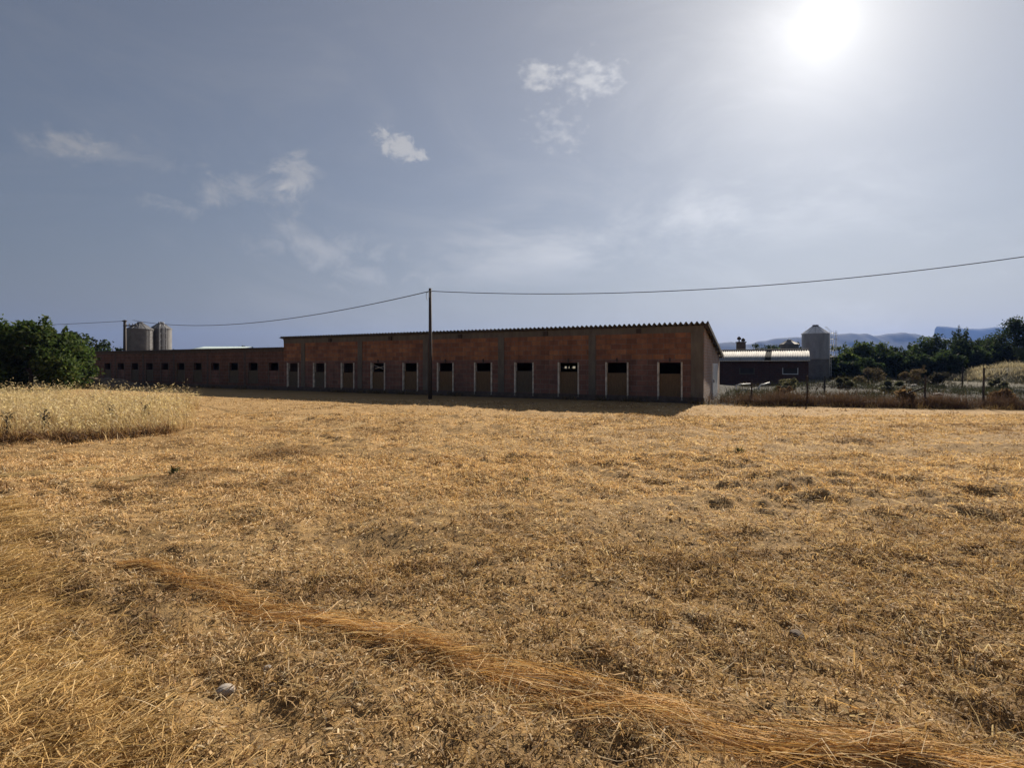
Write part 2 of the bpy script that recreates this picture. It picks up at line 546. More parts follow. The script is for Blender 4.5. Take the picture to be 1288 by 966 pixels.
GOLD = [(.62, .39, .165), (.54, .31, .115), (.66, .48, .26), (.28, .15, .065)]
path = [G(170, 706), G(270, 742), G(360, 768), G(450, 793), G(560, 826), G(680, 852), G(800, 880), G(920, 908), G(1060, 938), G(1200, 958), (2.6, 2.12)]
sw = swath(path, .15, .035, 2500, .2, .65, .18, GOLD, [.36, .24, .2, .2])
sw2 = swath(path, .30, .035, 1500, .12, .45, .6, GOLD, [.3, .25, .3, .15])
sw3 = swath(path, .18, .08, 500, .15, .4, .8, GOLD[2:3] + STRAW[:1] + STRAW[4:5], [.4, .3, .3])
stuff('straw_swath', [sw, sw2, sw3], M['straw'], 'long combed band of orange straw crossing the foreground diagonally', 'straw')
path = [(-6.5, 6.6), (-5.2, 5.2), G(20, 790), G(70, 860), G(140, 940), (-1.45, 1.9)]
sA = swath(path, .55, .09, 11000, .06, .24, 1.2, [(.55, .38, .17), (.48, .31, .12), (.60, .45, .24), (.33, .2, .08)], [.4, .3, .15, .15])
path = [(-6.6, 5.4), (-4.2, 3.6), (-2.9, 2.4), (-2.2, 1.8)]
sB = swath(path, .65, .13, 12000, .06, .26, 1.2, [(.55, .38, .17), (.48, .31, .12), (.60, .45, .24), (.33, .2, .08)], [.4, .3, .15, .15])
stuff('flattened_straw', [sA, sB], M['straw'], 'thick yellow flattened straw filling the bottom left corner beside the wheel ruts', 'straw')


far_parts = []
for pth in ([G(300, 533), G(345, 533), G(390, 526)], [G(395, 546), G(425, 543), G(455, 534)], [G(0, 596), G(60, 592), G(130, 588)], [G(120, 606), G(190, 598)]):
    far_parts.append(swath(pth, .22, .05, 700, .15, .45, .25, [(.66, .52, .32), (.6, .45, .24)], [.6, .4]))
for q_ in far_parts: q_[0][:, 2] += .01
stuff('straw_streak', far_parts, M['straw'], 'short pale streaks of loose straw left on the far half of the field', 'straw')


# tall dry grass patch on the left
def tall_grass():
    n = 130000
    x = rng.uniform(-34, -8.5, n); y = rng.uniform(10.5, 26, n)
    ok = in_patch(x, y) & in_field(x, y)
    dens = .12 + .88 * sstep(.3, .65, vnoise(x, y, .9, 51) * .6 + vnoise(x, y, .3, 55) * .4)
    ok &= rng.uniform(0, 1, n) < dens
    x, y = x[ok], y[ok]; n = len(x)
    hh = (.74 + .46 * vnoise(x, y, 1.8, 52) + .34 * (vnoise(x, y, .5, 53) - .5)) * rng.uniform(.48, .98, n)
    hh *= 1 + .22 * sstep(.62, .75, vnoise(x, y, .35, 54)) * (rng.uniform(0, 1, n) < .35)
    rgt = -9.3 - .62 * (y - 15.2) - x
    hh *= .62 + .38 * sstep(-.2, 1.0, rgt + rng.normal(0, .5, n))
    edge = np.clip((y - patch_front(x) + rng.normal(0, .25, n)) / 1.2, 0, 1)
    hh *= .5 + .5 * edge
    pos = np.stack([x, y, ground_h(x, y) - .02], 1)
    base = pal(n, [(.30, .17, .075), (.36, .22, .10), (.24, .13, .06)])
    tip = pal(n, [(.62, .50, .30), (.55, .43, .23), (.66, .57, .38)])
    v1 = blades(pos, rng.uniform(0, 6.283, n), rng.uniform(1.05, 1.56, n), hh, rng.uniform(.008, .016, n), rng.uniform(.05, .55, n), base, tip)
    # nodding seed heads
    k = rng.uniform(0, 1, n) < .45
    m = k.sum()
    az = rng.uniform(0, 6.283, m)
    pp = pos[k] + np.stack([rng.normal(0, .06, m), rng.normal(0, .06, m), hh[k] * rng.uniform(.85, 1.0, m)], 1)
    v2 = blades(pp, az, rng.uniform(-.3, 1.2, m), rng.uniform(.06, .16, m), rng.uniform(.014, .03, m), rng.uniform(.2, 1.2, m),
                pal(m, [(.62, .52, .33), (.56, .44, .24)]))
    # brown leaf litter low down along the front edge
    m = 16000
    lx = rng.uniform(-30, -8.6, m); ly = patch_front(lx) + rng.normal(.05, .22, m)
    k = lx < -9.1 - .62 * (ly - 15.2)
    lx, ly = lx[k], ly[k]; m = len(lx)
    pp = np.stack([lx, ly, ground_h(lx, ly)], 1)
    v3 = blades(pp, rng.uniform(0, 6.283, m), rng.uniform(.4, 1.5, m), rng.uniform(.1, .42, m), rng.uniform(.01, .02, m), rng.uniform(.1, 1, m),
                pal(m, [(.17, .09, .045), (.28, .16, .07), (.11, .065, .04)]))
    return [v1, v2, v3]


stuff('tall_grass', tall_grass(), M['oats'], 'stand of tall pale dry grass at the left edge of the mown field', 'grass')


def wall_weeds():
    n = 9000
    sx_ = rng.uniform(-.5, 52, n); o_ = np.abs(rng.normal(.05, .22, n)) + .04
    x = BX + DX * sx_ - DY * o_; y = BY + DY * sx_ + DX * o_
    k = rng.uniform(0, 1, n) < sstep(.42, .66, vnoise(sx_, sx_ * 0, 1.1, 57) * .6 + vnoise(sx_, sx_ * 0, .3, 58) * .4)
    x, y = x[k], y[k]; n = len(x)
    c = pal(n, [(.26, .17, .08), (.16, .11, .055), (.34, .24, .12), (.07, .075, .035)])
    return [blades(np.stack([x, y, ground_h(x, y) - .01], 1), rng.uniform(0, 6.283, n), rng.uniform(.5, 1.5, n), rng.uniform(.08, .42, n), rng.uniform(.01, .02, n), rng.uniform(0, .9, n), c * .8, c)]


stuff('wall_weeds', wall_weeds(), M['brush'], 'low dry weeds growing along the foot of the brick barn walls', 'weeds')


# dead brush along the fence and scrub on the lot behind it
def strip(n, d0, d1, hmin, hmax, cols, tips, x0=7.8, x1=34, wmin=.008, wmax=.018, seed=61, elmin=.7):
    x = rng.uniform(x0, x1, n); x = x[rng.uniform(0, 1, n) < .12 + .88 * sstep(9.2, 11.2, x)]; n = len(x)
    dd = rng.uniform(d0, d1, n)
    fx, fy = FB[0] - FA[0], FB[1] - FA[1]; L = math.hypot(fx, fy)
    y = FA[1] + (x - FA[0]) * fy / fx + dd * L / fx
    cl = vnoise(x, y, 1.1, seed) * .6 + vnoise(x, y, .35, seed + 1) * .4
    ok = rng.uniform(0, 1, n) < sstep(.25, .6, cl) * .9 + .1
    x, y, cl = x[ok], y[ok], cl[ok]; n = len(x)
    ln = rng.uniform(hmin, hmax, n) * (.55 + .8 * cl)
    pos = np.stack([x, y, ground_h(x, y) - .02], 1)
    return blades(pos, rng.uniform(0, 6.283, n), rng.uniform(elmin, 1.5, n), ln, rng.uniform(wmin, wmax, n), rng.uniform(0, .7, n), pal(n, cols), pal(n, tips))


BR = [(.085, .05, .038), (.12, .075, .052), (.065, .045, .036)]
BT = [(.15, .09, .062), (.19, .125, .085), (.12, .075, .055)]
stuff('dead_brush', [strip(42000, .15, 1.9, .3, .8, BR, BT), strip(3500, -.15, .3, .08, .35, [(.3, .2, .09)], [(.42, .3, .15)], seed=71)],
      M['brush'], 'strip of dark brown dead weeds along the wire fence', 'brush')


def lot_scrub():
    n = 52000
    y = rng.uniform(22, 62, n); x = rng.uniform(.40 * y, 1.25 * y, n)
    b = beyond_fence(x, y)
    cl = vnoise(x, y, 3.0, 81) * .6 + vnoise(x, y, .9, 82) * .4
    ok = (b > 1.6) & (front_of_barn(x, y) < 200) & (rng.uniform(0, 1, n) < sstep(.42, .66, cl))
    shed = (x > 14) & (x < 30.5) & (y > 42.5) & (y < 56)
    ok &= ~shed & (x > BX + (y - BY) * .51 + .5)
    x, y, cl = x[ok], y[ok], cl[ok]; n = len(x)
    kind = vnoise(x, y, 4.5, 83)
    c0 = np.where((kind > .56)[:, None], pal(n, [(.075, .062, .036), (.105, .085, .046)]), np.where((kind < .42)[:, None], pal(n, [(.05, .055, .03), (.07, .075, .045)]), pal(n, [(.055, .043, .033), (.042, .034, .027)])))
    pos = np.stack([x, y, ground_h(x, y) - .02], 1)
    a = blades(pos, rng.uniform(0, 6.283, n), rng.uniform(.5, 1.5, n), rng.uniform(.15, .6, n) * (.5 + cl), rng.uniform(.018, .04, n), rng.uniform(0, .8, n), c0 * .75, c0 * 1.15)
    return [a]


stuff('lot_scrub', lot_scrub(), M['brush'], 'low patchy grey green and brown scrub on the lot behind the wire fence', 'scrub')


def bank_grass():
    n = 26000
    x = rng.uniform(45, 76, n); y = rng.uniform(47, 61, n)
    ex = (x - 60) / 15.0; ey = (y - 54) / 6.5
    ok = (ex ** 2 + ey ** 2 < .95) & (rng.uniform(0, 1, n) < .25 + .75 * vnoise(x, y, 1.2, 91))
    x, y = x[ok], y[ok]; n = len(x)
    pos = np.stack([x, y, ground_h(x, y) - .02], 1)
    return [blades(pos, rng.uniform(0, 6.283, n), rng.uniform(.8, 1.5, n), rng.uniform(.3, .8, n) * (.5 + vnoise(x, y, 1.8, 92)), rng.uniform(.03, .06, n), rng.uniform(.1, .9, n),
                   pal(n, [(.22, .17, .10), (.17, .135, .075)]), pal(n, [(.46, .40, .30), (.37, .315, .22), (.52, .47, .37)]))]


stuff('bank_grass', bank_grass(), M['oats'], 'pale dry grass tussocks on the bank below the pine at the right edge', 'grass')


# ------------------------------------------------------------------ green weeds in the stubble
def weed(u, v, size, label):
    x, y = G(u, v)
    z = float(ground_h(x, y))
    n = 46
    pos = np.tile(np.array([0, 0, 0.]), (n, 1)) + rng.normal(0, .02 * size, (n, 3)) * (1, 1, 0)
    c = pal(n, [(.055, .062, .028), (.085, .08, .036), (.05, .05, .028)])
    a = blades(pos, rng.uniform(0, 6.283, n), rng.uniform(.3, 1.5, n), rng.uniform(.08, .2, n) * size, rng.uniform(.012, .028, n) * size, rng.uniform(0, 1, n), c, c * 1.2)
    o = link('green_weed', np_mesh('green_weed', a[0], a[1], a[2], a[3]), M['leaf'])
    o.location = (x, y, z)
    tag(o, label, 'weed')


weed(218, 596, 1.2, 'dark green weed in the stubble in front of the tall grass')
weed(930, 575, 1.0, 'small dark weed in the stubble in front of the barn corner and white door')
weed(660, 607, .75, 'little greenish weed in mid field straight in front of the barn')


def tall_weed(u, v, h, label):
    x, y = G(u, v)
    t = empty('dried_thistle', (x, y, float(ground_h(x, y)) - .02))
    s = MB(); s.tube([(0, 0, 0), (.02, 0, h * .5), (.0, .02, h)], [.014, .011, .007], 6)
    for k in range(5):
        a = k * 2.4; z = h * (.45 + .1 * k)
        s.tube([(0, 0, z), (.1 * math.cos(a), .1 * math.sin(a), z + .12)], [.007, .005], 5)
    s.build('stem', M['post'], t)
    n = 60
    pos = np.stack([rng.normal(0, .05, n), rng.normal(0, .05, n), rng.uniform(.3, 1.03, n) * h], 1)
    c = pal(n, [(.05, .045, .03), (.08, .065, .04)])
    a = blades(pos, rng.uniform(0, 6.283, n), rng.uniform(-.4, 1.2, n), rng.uniform(.05, .13, n), rng.uniform(.02, .04, n), rng.uniform(0, 1, n), c)
    link('leaves', np_mesh('leaves', a[0], a[1], a[2], a[3]), M['brush'], t)
    tag(t, label, 'weed')


tall_weed(8, 553, .62, 'dark dried thistle at the far left front of the tall grass')
tall_weed(55, 549, .62, 'thin dark thistle second from the left in front of the tall grass')
tall_weed(140, 541, .66, 'dark thistle standing at the middle of the tall grass front')
tall_weed(183, 538, .62, 'dark thistle toward the right end of the tall grass front')


# stones
def stone(name, x, y, r, label, mat='stone', squash=.6, group=None, seed=0):
    import bmesh
    bm = bmesh.new(); bmesh.ops.create_icosphere(bm, subdivisions=3, radius=1)
    rs = np.random.default_rng(seed)
    off = rs.uniform(-5, 5, 3)
    for vtx in bm.verts:
        c = vtx.co
        k = .75 + .5 * float(vnoise(c.x + off[0] + c.z, c.y + off[1], .7, seed)) + .18 * float(vnoise(c.x * 2 + c.z, c.y * 2 + off[2], .4, seed + 3))
        vtx.co = Vector((c.x * k * 1.2, c.y * k, c.z * k * squash)) * r
    me = bpy.data.meshes.new(name); bm.to_mesh(me); bm.free()
    o = link(name, me, M[mat]); o.location = (x, y, float(ground_h(x, y)) + r * squash * .4)
    o.rotation_euler = (0, 0, rs.uniform(0, 6))
    tag(o, label, 'stone', group)
    return o


x, y = G(284, 872); stone('fieldstone', x, y, .036, 'pale grey stone lying in the stubble near the bottom left', seed=3)
x, y = G(336, 848); stone('fieldstone', x, y, .02, 'small pale stone in the stubble just below the orange straw band', seed=4)
x, y = G(1003, 786); stone('fieldstone', x, y, .04, 'grey stone half buried in the stubble right of centre', 'debris', seed=5)

# ------------------------------------------------------------------ barn
def wave_sheet(x0, x1, y0, z0, y1, z1, pitch, amp, thick, mat, name, parent, per=8):
    """Corrugated sheet: waves along x, running from (y0,z0) to (y1,z1)."""
    n = int((x1 - x0) / pitch * per)
    xs = np.linspace(x0, x1, n + 1); w = amp * np.cos((xs - x0) / pitch * 2 * math.pi)
    rows = [(y0, z0, 0), (y1, z1, 0), (y1, z1, -thick), (y0, z0, -thick)]
    v = np.concatenate([np.stack([xs, np.full(n + 1, yy), zz + w + dz], 1) for yy, zz, dz in rows])
    q = []
    for a in range(4):
        b = (a + 1) % 4
        i = np.arange(n)
        q.append(np.stack([a * (n + 1) + i, a * (n + 1) + i + 1, b * (n + 1) + i + 1, b * (n + 1) + i], 1))
    e = np.array([[0, n + 1, 2 * (n + 1), 3 * (n + 1)], [n, 3 * (n + 1) + n, 2 * (n + 1) + n, n + 1 + n]])
    return link(name, np_mesh(name, v, np.concatenate(q + [e])), mat, parent)


def holed_wall(mb, x0, x1, y0, y1, z0, z1, holes, hz0, hz1):
    """Wall x0..x1 with holes [(a,b)] between hz0 and hz1, from butted boxes."""
    if hz0 > z0: mb.box(x0, x1, y0, y1, z0, hz0)
    if hz1 < z1: mb.box(x0, x1, y0, y1, hz1, z1)
    c = x0
    for a, b in sorted(holes):
        mb.box(c, a, y0, y1, hz0, hz1); c = b
    mb.box(c, x1, y0, y1, hz0, hz1)


LEN, DEP, HT, HB = 27.3, 7.4, 3.55, 2.22
barn = empty('brick_barn', (BX, BY, 0), BROT)
tag(barn, 'long brick barn with row of half boarded openings and a corrugated lean-to roof', 'barn')
wins = [(.95 + 2.489 * i, .95 + 2.489 * i + 1.03) for i in range(11)]
HEAD, SILL = 1.86, .30
b = MB(); holed_wall(b, .0, LEN, -.24, 0, .28, 2.02, wins, SILL, HEAD)
b.build('lower_wall', M['brick_lo'], barn)
b = MB(); b.box(0, LEN, -.24, 0, 2.02, HT - .33); b.build('upper_wall', M['brick_hi'], barn)
b = MB(); b.box(0, LEN, -.24, .004, HT - .33, HT - .02); b.build('top_beam', M['concrete'], barn)
b = MB(); b.box(-.03, LEN, -.26, .05, -.4, .28); b.build('plinth', M['concrete_dark'], barn)
for s in (.02, 5.2, 10.3, 15.3, 20.35, 25.4):
    w = .52 if s < 1 else .36
    b = MB(); b.box(s - (.02 if s < 1 else .18), s + (w if s < 1 else .18), -.02, .035, .281, HT - .335)
    b.build('pilaster', M['concrete'], barn)
for s in (2.9, 7.7, 12.9, 17.9, 22.9):
    b = MB(); b.box(s - .11, s + .11, -.2, .10, HT - .30, HT - .08); b.build('beam_end', M['iron'], barn)
for i, (a, c) in enumerate(wins):
    dark = (.52, .50, .46, .44, .46, .48, .50, .55, .60, .58, .56)[i]
    p = MB(); p.box(a + .02, c - .02, -.13, -.06, SILL, HEAD - dark)
    w = p.build('boarded_window', M['board'] if i not in (3, 9, 10) else M['board_grey'], barn)
    for x0, x1 in ((a - .045, a + .02), (c - .02, c + .055)):
        f = MB(); f.box(x0, x1, -.15, .05, .12 if i < 5 else .2, HEAD + .02); f.build('jamb', M['lime'], w)
    if i in (0, 1, 2, 4, 5, 7):
        h = MB(); h.box((a + c) / 2 - .035, (a + c) / 2 + .035, .0, .05, HEAD + .02, HEAD + .22); h.build('hook', M['iron'], w)
    if i in (8, 9, 10):
        g = MB()
        for k in range(7):
            xx = a + .1 + k * .138; g = MB(); g.tube([(xx, -.1, HEAD - dark), (xx, -.1, HEAD)], .012, 5); g.build('bar', M['iron'], w)
    if i == 7:
        g = MB(); g.tube([(a + .1, -.16, HEAD - .18), (c - .1, -.2, HEAD - .34)], .02, 6)
        g.build('loose_slat', M['lime'], w); g = MB(); g.tube([(a + .3, -.2, HEAD - .36), (c - .05, -.16, HEAD - .12)], .02, 6)
        g.build('loose_slat', M['lime'], w)
# gable walls (polygon following the lean-to slope), with a doorway in the near one
dz = (HT - .02 - HB) / DEP
DA, DB, DH = 3.45, 5.75, 1.78
def top(t): return HT - .03 - dz * t
g = MB()
def gpoly(t0, t1, z0, z1a, z1b, x0=.0, x1=.22):
    bb = len(g.v)
    g.v += [(x0, -t0, z0), (x0, -t1, z0), (x0, -t1, z1b), (x0, -t0, z1a), (x1, -t0, z0), (x1, -t1, z0), (x1, -t1, z1b), (x1, -t0, z1a)]
    for q in ((0, 1, 2, 3), (7, 6, 5, 4), (0, 4, 5, 1), (3, 2, 6, 7), (0, 3, 7, 4), (1, 5, 6, 2)): g.f.append(tuple(bb + k for k in q))
gpoly(.242, DA, -.3, top(.242), top(DA)); gpoly(DB, DEP, -.3, top(DB), top(DEP)); gpoly(DA, DB, DH, top(DA), top(DB))
g.build('gable_wall', M['brick_gable'], barn)
g = MB(); gpoly(.242, DEP, -.3, top(.242), top(DEP), LEN - .22, LEN - .003); g.build('gable_wall', M['brick_wing'], barn)
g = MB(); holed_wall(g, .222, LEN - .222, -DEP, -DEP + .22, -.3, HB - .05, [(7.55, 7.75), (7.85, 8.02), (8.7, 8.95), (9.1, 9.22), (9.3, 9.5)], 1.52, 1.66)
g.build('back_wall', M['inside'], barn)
d = MB(); d.box(-.05, .03, -DB - .05, -DA + .05, .02, DH + .05)
for k in range(4):
    yy = -DA + .05 - .2 - k * .6
    d.box(-.065, -.05, yy - .04, yy + .04, .06, DH)
dr = d.build('door', M['door_white'], barn)
h = MB(); h.box(-.11, -.066, -DA - .25, -DA - .1, .85, 1.0); h.build('handle', M['iron'], dr)
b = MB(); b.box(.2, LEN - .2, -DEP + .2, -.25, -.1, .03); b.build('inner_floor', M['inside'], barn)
wave_sheet(-.22, LEN + .15, .24, HT + .10, -DEP - .35, HT + .10 - dz * (DEP + .59), .235, .06, .014, M['fibre_dark'], 'roof', barn)
for k in range(8):
    t = .1 + k * 1.02
    b = MB(); z = HT + .035 - dz * (t + .24)
    b.box(-.16, LEN + .1, -t - .05, -t + .05, z - .115, z - .005); b.build('purlin', M['concrete_dark'], barn)
b = MB()
gpts = [(.26, HT + .03), (-DEP - .36, HT + .03 - dz * (DEP + .6))]
bb = len(b.v)
for xx in (-.235, -.20):
    b.v += [(xx, gpts[0][0], gpts[0][1] - .07), (xx, gpts[1][0], gpts[1][1] - .07), (xx, gpts[1][0], gpts[1][1] + .03), (xx, gpts[0][0], gpts[0][1] + .03)]
for q in ((0, 1, 2, 3), (7, 6, 5, 4), (0, 4, 5, 1), (1, 5, 6, 2), (2, 6, 7, 3), (3, 7, 4, 0)): b.f.append(q)
b.build('verge_board', M['iron'], barn)

# ------------------------------------------------------------------ low wing
x, y = fac(LEN + .02)
wing = empty('low_brick_wing', (x, y, 0), BROT)
tag(wing, 'lower brown brick wing with small square windows joined to the left end of the barn', 'barn')
WL, WH = 25.0, 2.92
ww = [(.55 + 2.165 * i, .55 + 2.165 * i + .98) for i in range(11)]
b = MB(); holed_wall(b, .0, WL, -.22, -.03, .25, WH - .24, ww, .42, 1.90); b.build('wall', M['brick_wing'], wing)
b = MB(); b.box(0, WL, -.22, -.02, WH - .24, WH - .03); b.build('top_beam', M['concrete_dark'], wing)
b = MB(); b.box(0, WL, -.24, .01, -.4, .25); b.build('plinth', M['concrete_dark'], wing)
for k in range(1, 6):
    b = MB(); b.box(k * 4.33 - .33, k * 4.33 - .12, -.04, -.02, .252, WH - .242); b.build('pilaster', M['concrete_dark'], wing)
for i, (a, c) in enumerate(ww):
    f = MB(); f.box(a, c, -.16, -.06, .42, 1.36); w = f.build('window_panel', M['board_grey'] if i % 3 else M['brick_lo'], wing)
    for x0, x1 in ((a - .06, a - .002), (c + .002, c + .06)):
        f = MB(); f.box(x0, x1, -.1, -.015, .42, 1.92); f.build('jamb', M['concrete'], w)
b = MB(); b.box(.0, .2, -DEP, -.222, -.3, WH - .9); b.build('end_wall', M['brick_wing'], wing)
b = MB(); b.box(WL - .2, WL - .003, -DEP, -.222, -.3, WH - .9); b.build('end_wall', M['brick_wing'], wing)
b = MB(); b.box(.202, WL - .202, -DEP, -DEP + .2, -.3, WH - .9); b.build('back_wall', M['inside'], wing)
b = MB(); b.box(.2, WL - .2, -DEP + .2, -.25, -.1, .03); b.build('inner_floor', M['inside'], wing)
wave_sheet(.02, WL + .2, .15, WH + .03, -DEP - .2, WH + .03 - .85, .2, .035, .014, M['fibre_dark'], 'roof', wing)

# ------------------------------------------------------------------ small roof behind the wing
Yr = 62.0
pa = P(243, 435.2, Yr)
t = empty('distant_shed', (pa.x, Yr, 0))
tag(t, 'far shed whose pale blue grey roof just shows above the low wing', 'shed')
wd = 58 / F * Yr
b = MB(); b.box(.2, wd - .2, .1, 5.5, -.3, pa.z - .62); b.build('wall', M['brick_wing'], t)
wave_sheet(-.4, wd, -.4, pa.z - .48, 3.0, pa.z + .02, .22, .03, .012, M['roof_blue'], 'roof', t)

# ------------------------------------------------------------------ right shed
SA = R(-28.5)
sdx, sdy = math.cos(SA), math.sin(SA)
RXX, RYY = (1017 - 644) / F * 43.5, 43.5      # right front corner
W_ = 10.2
sx0, sy0 = RXX - W_ * sdx, RYY - W_ * sdy
EV, RZ, RY = 2.18, 3.12, 3.6
shed = empty('brick_shed', (sx0, sy0, 0), SA)
tag(shed, 'low dark brick shed with pale corrugated roof between the barn and the steel silo', 'shed')
def shx(u):
    k = (u - 644) / F
    return (k * sy0 - sx0) / (sdx - k * sdy)
hw = [(shx(931), shx(948)), (shx(985), shx(1003))]
b = MB(); holed_wall(b, 0, W_, .0, .2, -.4, EV - .02, hw, 1.0, 1.48)
b.build('wall', M['brick_shed'], shed)
b = MB(); b.box(0, W_, 2 * RY - .2, 2 * RY, -.4, EV - .02)
b.build('wall', M['brick_shed'], shed)
for x0, x1 in ((.003, .2), (W_ - .2, W_ - .003)):
    g = MB()
    bb = len(g.v)
    pts = [(.202, -.4), (2 * RY - .202, -.4), (2 * RY - .202, EV + .0), (RY, RZ - .1), (.202, EV + .0)]
    g.v += [(x0, a, c) for a, c in pts] + [(x1, a, c) for a, c in pts]
    g.f += [tuple(bb + k for k in range(5)), tuple(bb + 5 + k for k in reversed(range(5)))]
    for k in range(5): g.f.append((bb + k, bb + 5 + k, bb + 5 + (k + 1) % 5, bb + (k + 1) % 5))
    g.build('gable_wall', M['brick_shed'], shed)
for i, (a, c) in enumerate(hw):
    f = MB(); f.box(a - .06, c + .06, -.05, .1, .93, 1.0); f.box(a - .06, a, -.04, .1, 1.001, 1.5); f.box(c, c + .06, -.04, .1, 1.001, 1.5)
    w = f.build('window_frame', M['steel_white'] if i else M['concrete'], shed)
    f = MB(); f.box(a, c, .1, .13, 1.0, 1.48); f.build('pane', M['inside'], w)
gap0, gap1 = shx(961.5), shx(969.5)
zf = EV - .06
wave_sheet(-.15, gap0, -.3, zf, RY, RZ, .19, .03, .012, M['roof_pale'], 'roof', shed)
wave_sheet(gap1, W_ + .12, -.3, zf, RY, RZ, .19, .03, .012, M['roof_pale'], 'roof', shed)
wave_sheet(gap0 + .004, gap1 - .004, -.28, zf - .03, RY, RZ - .03, .19, .025, .012, M['roof_gap_shade'], 'roof', shed)['label'] = 'dark strip painting the shade of the open gap in the roof'
wave_sheet(-.15, W_ + .12, 2 * RY + .3, zf, RY + .01, RZ, .19, .03, .012, M['fibre'], 'roof', shed)
b = MB(); b.tube([(-.15, RY, RZ + .035), (W_ + .12, RY, RZ + .035)], .07, 8); b.build('ridge_cap', M['fibre'], shed)
b = MB(); b.tube([(-.15, -.34, zf - .06), (W_ + .1, -.34, zf - .06)], .055, 8); b.build('gutter', M['iron'], shed)


# ------------------------------------------------------------------ silos
def silo(u0, u1, vtop, veave, Y, zbot, label, skirt=False, ladder=True, mat='galv'):
    r = (u1 - u0) / F * Y / 2
    cx = ((u0 + u1) / 2 - 644) / F * Y
    zt = CAMH + (459 - vtop) / F * Y; ze = CAMH + (459 - veave) / F * Y
    t = empty('grain_silo', (cx, Y, float(ground_h(cx, Y))))
    tag(t, label, 'silo')
    m = MB(); prof = []
    n = int((ze - zbot) / .10)
    for i in range(n + 1):
        z = zbot + (ze - zbot) * i / n
        prof.append((r + (.018 if i % 2 else -.008) * 1, z))
    m.lathe(prof, 40); m.build('body', M[mat], t, True)
    m = MB(); zc = ze + (zt - ze) * .86; rc = r * .2
    m.lathe([(r + .07, ze - .05), (r + .07, ze - .01), (rc, zc), (rc * .98, zc - .03), (r - .02, ze - .06), (r + .07, ze - .05)], 24)
    rf = m.build('roof', M['galv_bright' if skirt else mat], t)
    m = MB()
    for k in range(12):
        w = 2 * math.pi * k / 12
        m.tube([((r + .06) * math.cos(w), (r + .06) * math.sin(w), ze + .0), (rc * math.cos(w), rc * math.sin(w), zc + .015)], .018, 5)
    m.build('roof_ribs', M[mat], rf)
    m = MB(); m.lathe([(rc + .03, zc - .02), (rc + .05, zt - .04), (rc + .0, zt), (.01, zt + .02)], 20); m.build('lid', M['galv_dark'], t)
    if skirt:
        m = MB(); m.lathe([(r - .02, zbot), (r - .03, zbot - .06), (r - .03, -.3)], 40); m.build('skirt', M['galv_dark'], t, True)
    else:
        m = MB(); m.lathe([(r, zbot), (r * .98, zbot - .05), (.22, .75), (.22, .5), (.2, .5)], 32); m.build('hopper', M['galv_dark'], t, True)
    for k in range(0 if skirt else 6):
        w = 2 * math.pi * (k + .5) / 6
        m = MB(); m.tube([((r + .02) * math.cos(w), (r + .02) * math.sin(w), -.2), ((r + .02) * math.cos(w), (r + .02) * math.sin(w), zbot + .9)], .05, 6)
        m.build('leg', M['galv_dark'], t)
    if ladder:
        a = R(-12) if ladder == 1 else R(-50); m = MB()
        ex, ey = math.cos(a), math.sin(a)
        for o_ in (-.2, .2):
            m.tube([((r + .16) * ex - o_ * ey, (r + .16) * ey + o_ * ex, .4), ((r + .16) * ex - o_ * ey, (r + .16) * ey + o_ * ex, ze + .25),
                    ((r - .35) * ex - o_ * ey, (r - .35) * ey + o_ * ex, ze + .75)], .022, 5)
        k = .6
        while k < ze + .2:
            m.tube([((r + .16) * ex + .2 * ey, (r + .16) * ey - .2 * ex, k), ((r + .16) * ex - .2 * ey, (r + .16) * ey + .2 * ex, k)], .014, 4); k += .32
        m.build('ladder', M['steel_white'] if ladder == 1 else M['galv'], t)
        m = MB()
        k = 2.6
        while k < ze + .3:
            pts = [((r + .16 + .32 * (1 - math.cos(q))) * ex - .33 * math.sin(q) * ey, (r + .16 + .32 * (1 - math.cos(q))) * ey + .33 * math.sin(q) * ex, k) for q in np.linspace(-2.6, 2.6, 11) - 0]
            m.tube(pts, .024, 4); k += .65
        for q in (-1.3, 0.0, 1.3):
            x_ = r + .16 + .32 * (1 - math.cos(math.pi - abs(q))); y_ = .33 * math.sin(q)
            m.tube([(x_ * ex - y_ * ey, x_ * ey + y_ * ex, 2.5), (x_ * ex - y_ * ey, x_ * ey + y_ * ex, ze + .3)], .02, 4)
        m.build('ladder_cage', M['steel_white'] if ladder == 1 else M['galv'], t)
    return t


silo(162.5, 190, 405, 414, 55.5, 1.9, 'left one of the pair of round silos above the low wing, next to the pole', ladder=0, mat='galv_dark')
silo(190.8, 214, 405, 413.5, 57.5, 1.9, 'right one of the pair of round silos rising above the low brick wing', ladder=2, mat='galv_dark')
silo(1010.5, 1041, 409.5, 420.5, 58, 2.3, 'tall grey silo with a ladder cage standing right of the dark brick shed', True)
silo(982, 1003.5, 427, 433, 76, 1.6, 'low far silo peeking over the pale shed roof', ladder=0, mat='galv_dark')

# stub tower with two heads behind the shed roof
Yq = 56.0
pa = P(932, 459, Yq)
t = empty('vent_stack', (pa.x, Yq, 0)); tag(t, 'dark stub tower with two small cowls behind the shed roof', 'chimney')
zt = P(932, 431, Yq).z
b = MB(); b.box(-.36, .36, -.36, .36, -.2, zt); b.box(-.42, .42, -.42, .42, zt, zt + .1); b.build('shaft', M['concrete_dark'], t)
for o_, hh in ((-.2, .55), (.24, .38)):
    b = MB(); b.tube([(o_, 0, zt + .1), (o_, 0, zt + hh)], .07, 8); b.lathe([(.07, zt + hh - .25), (.2, zt + hh - .22), (.2, zt + hh - .02), (.05, zt + hh + .12)], 10, (o_, 0)); b.build('cowl', M['iron'], t)

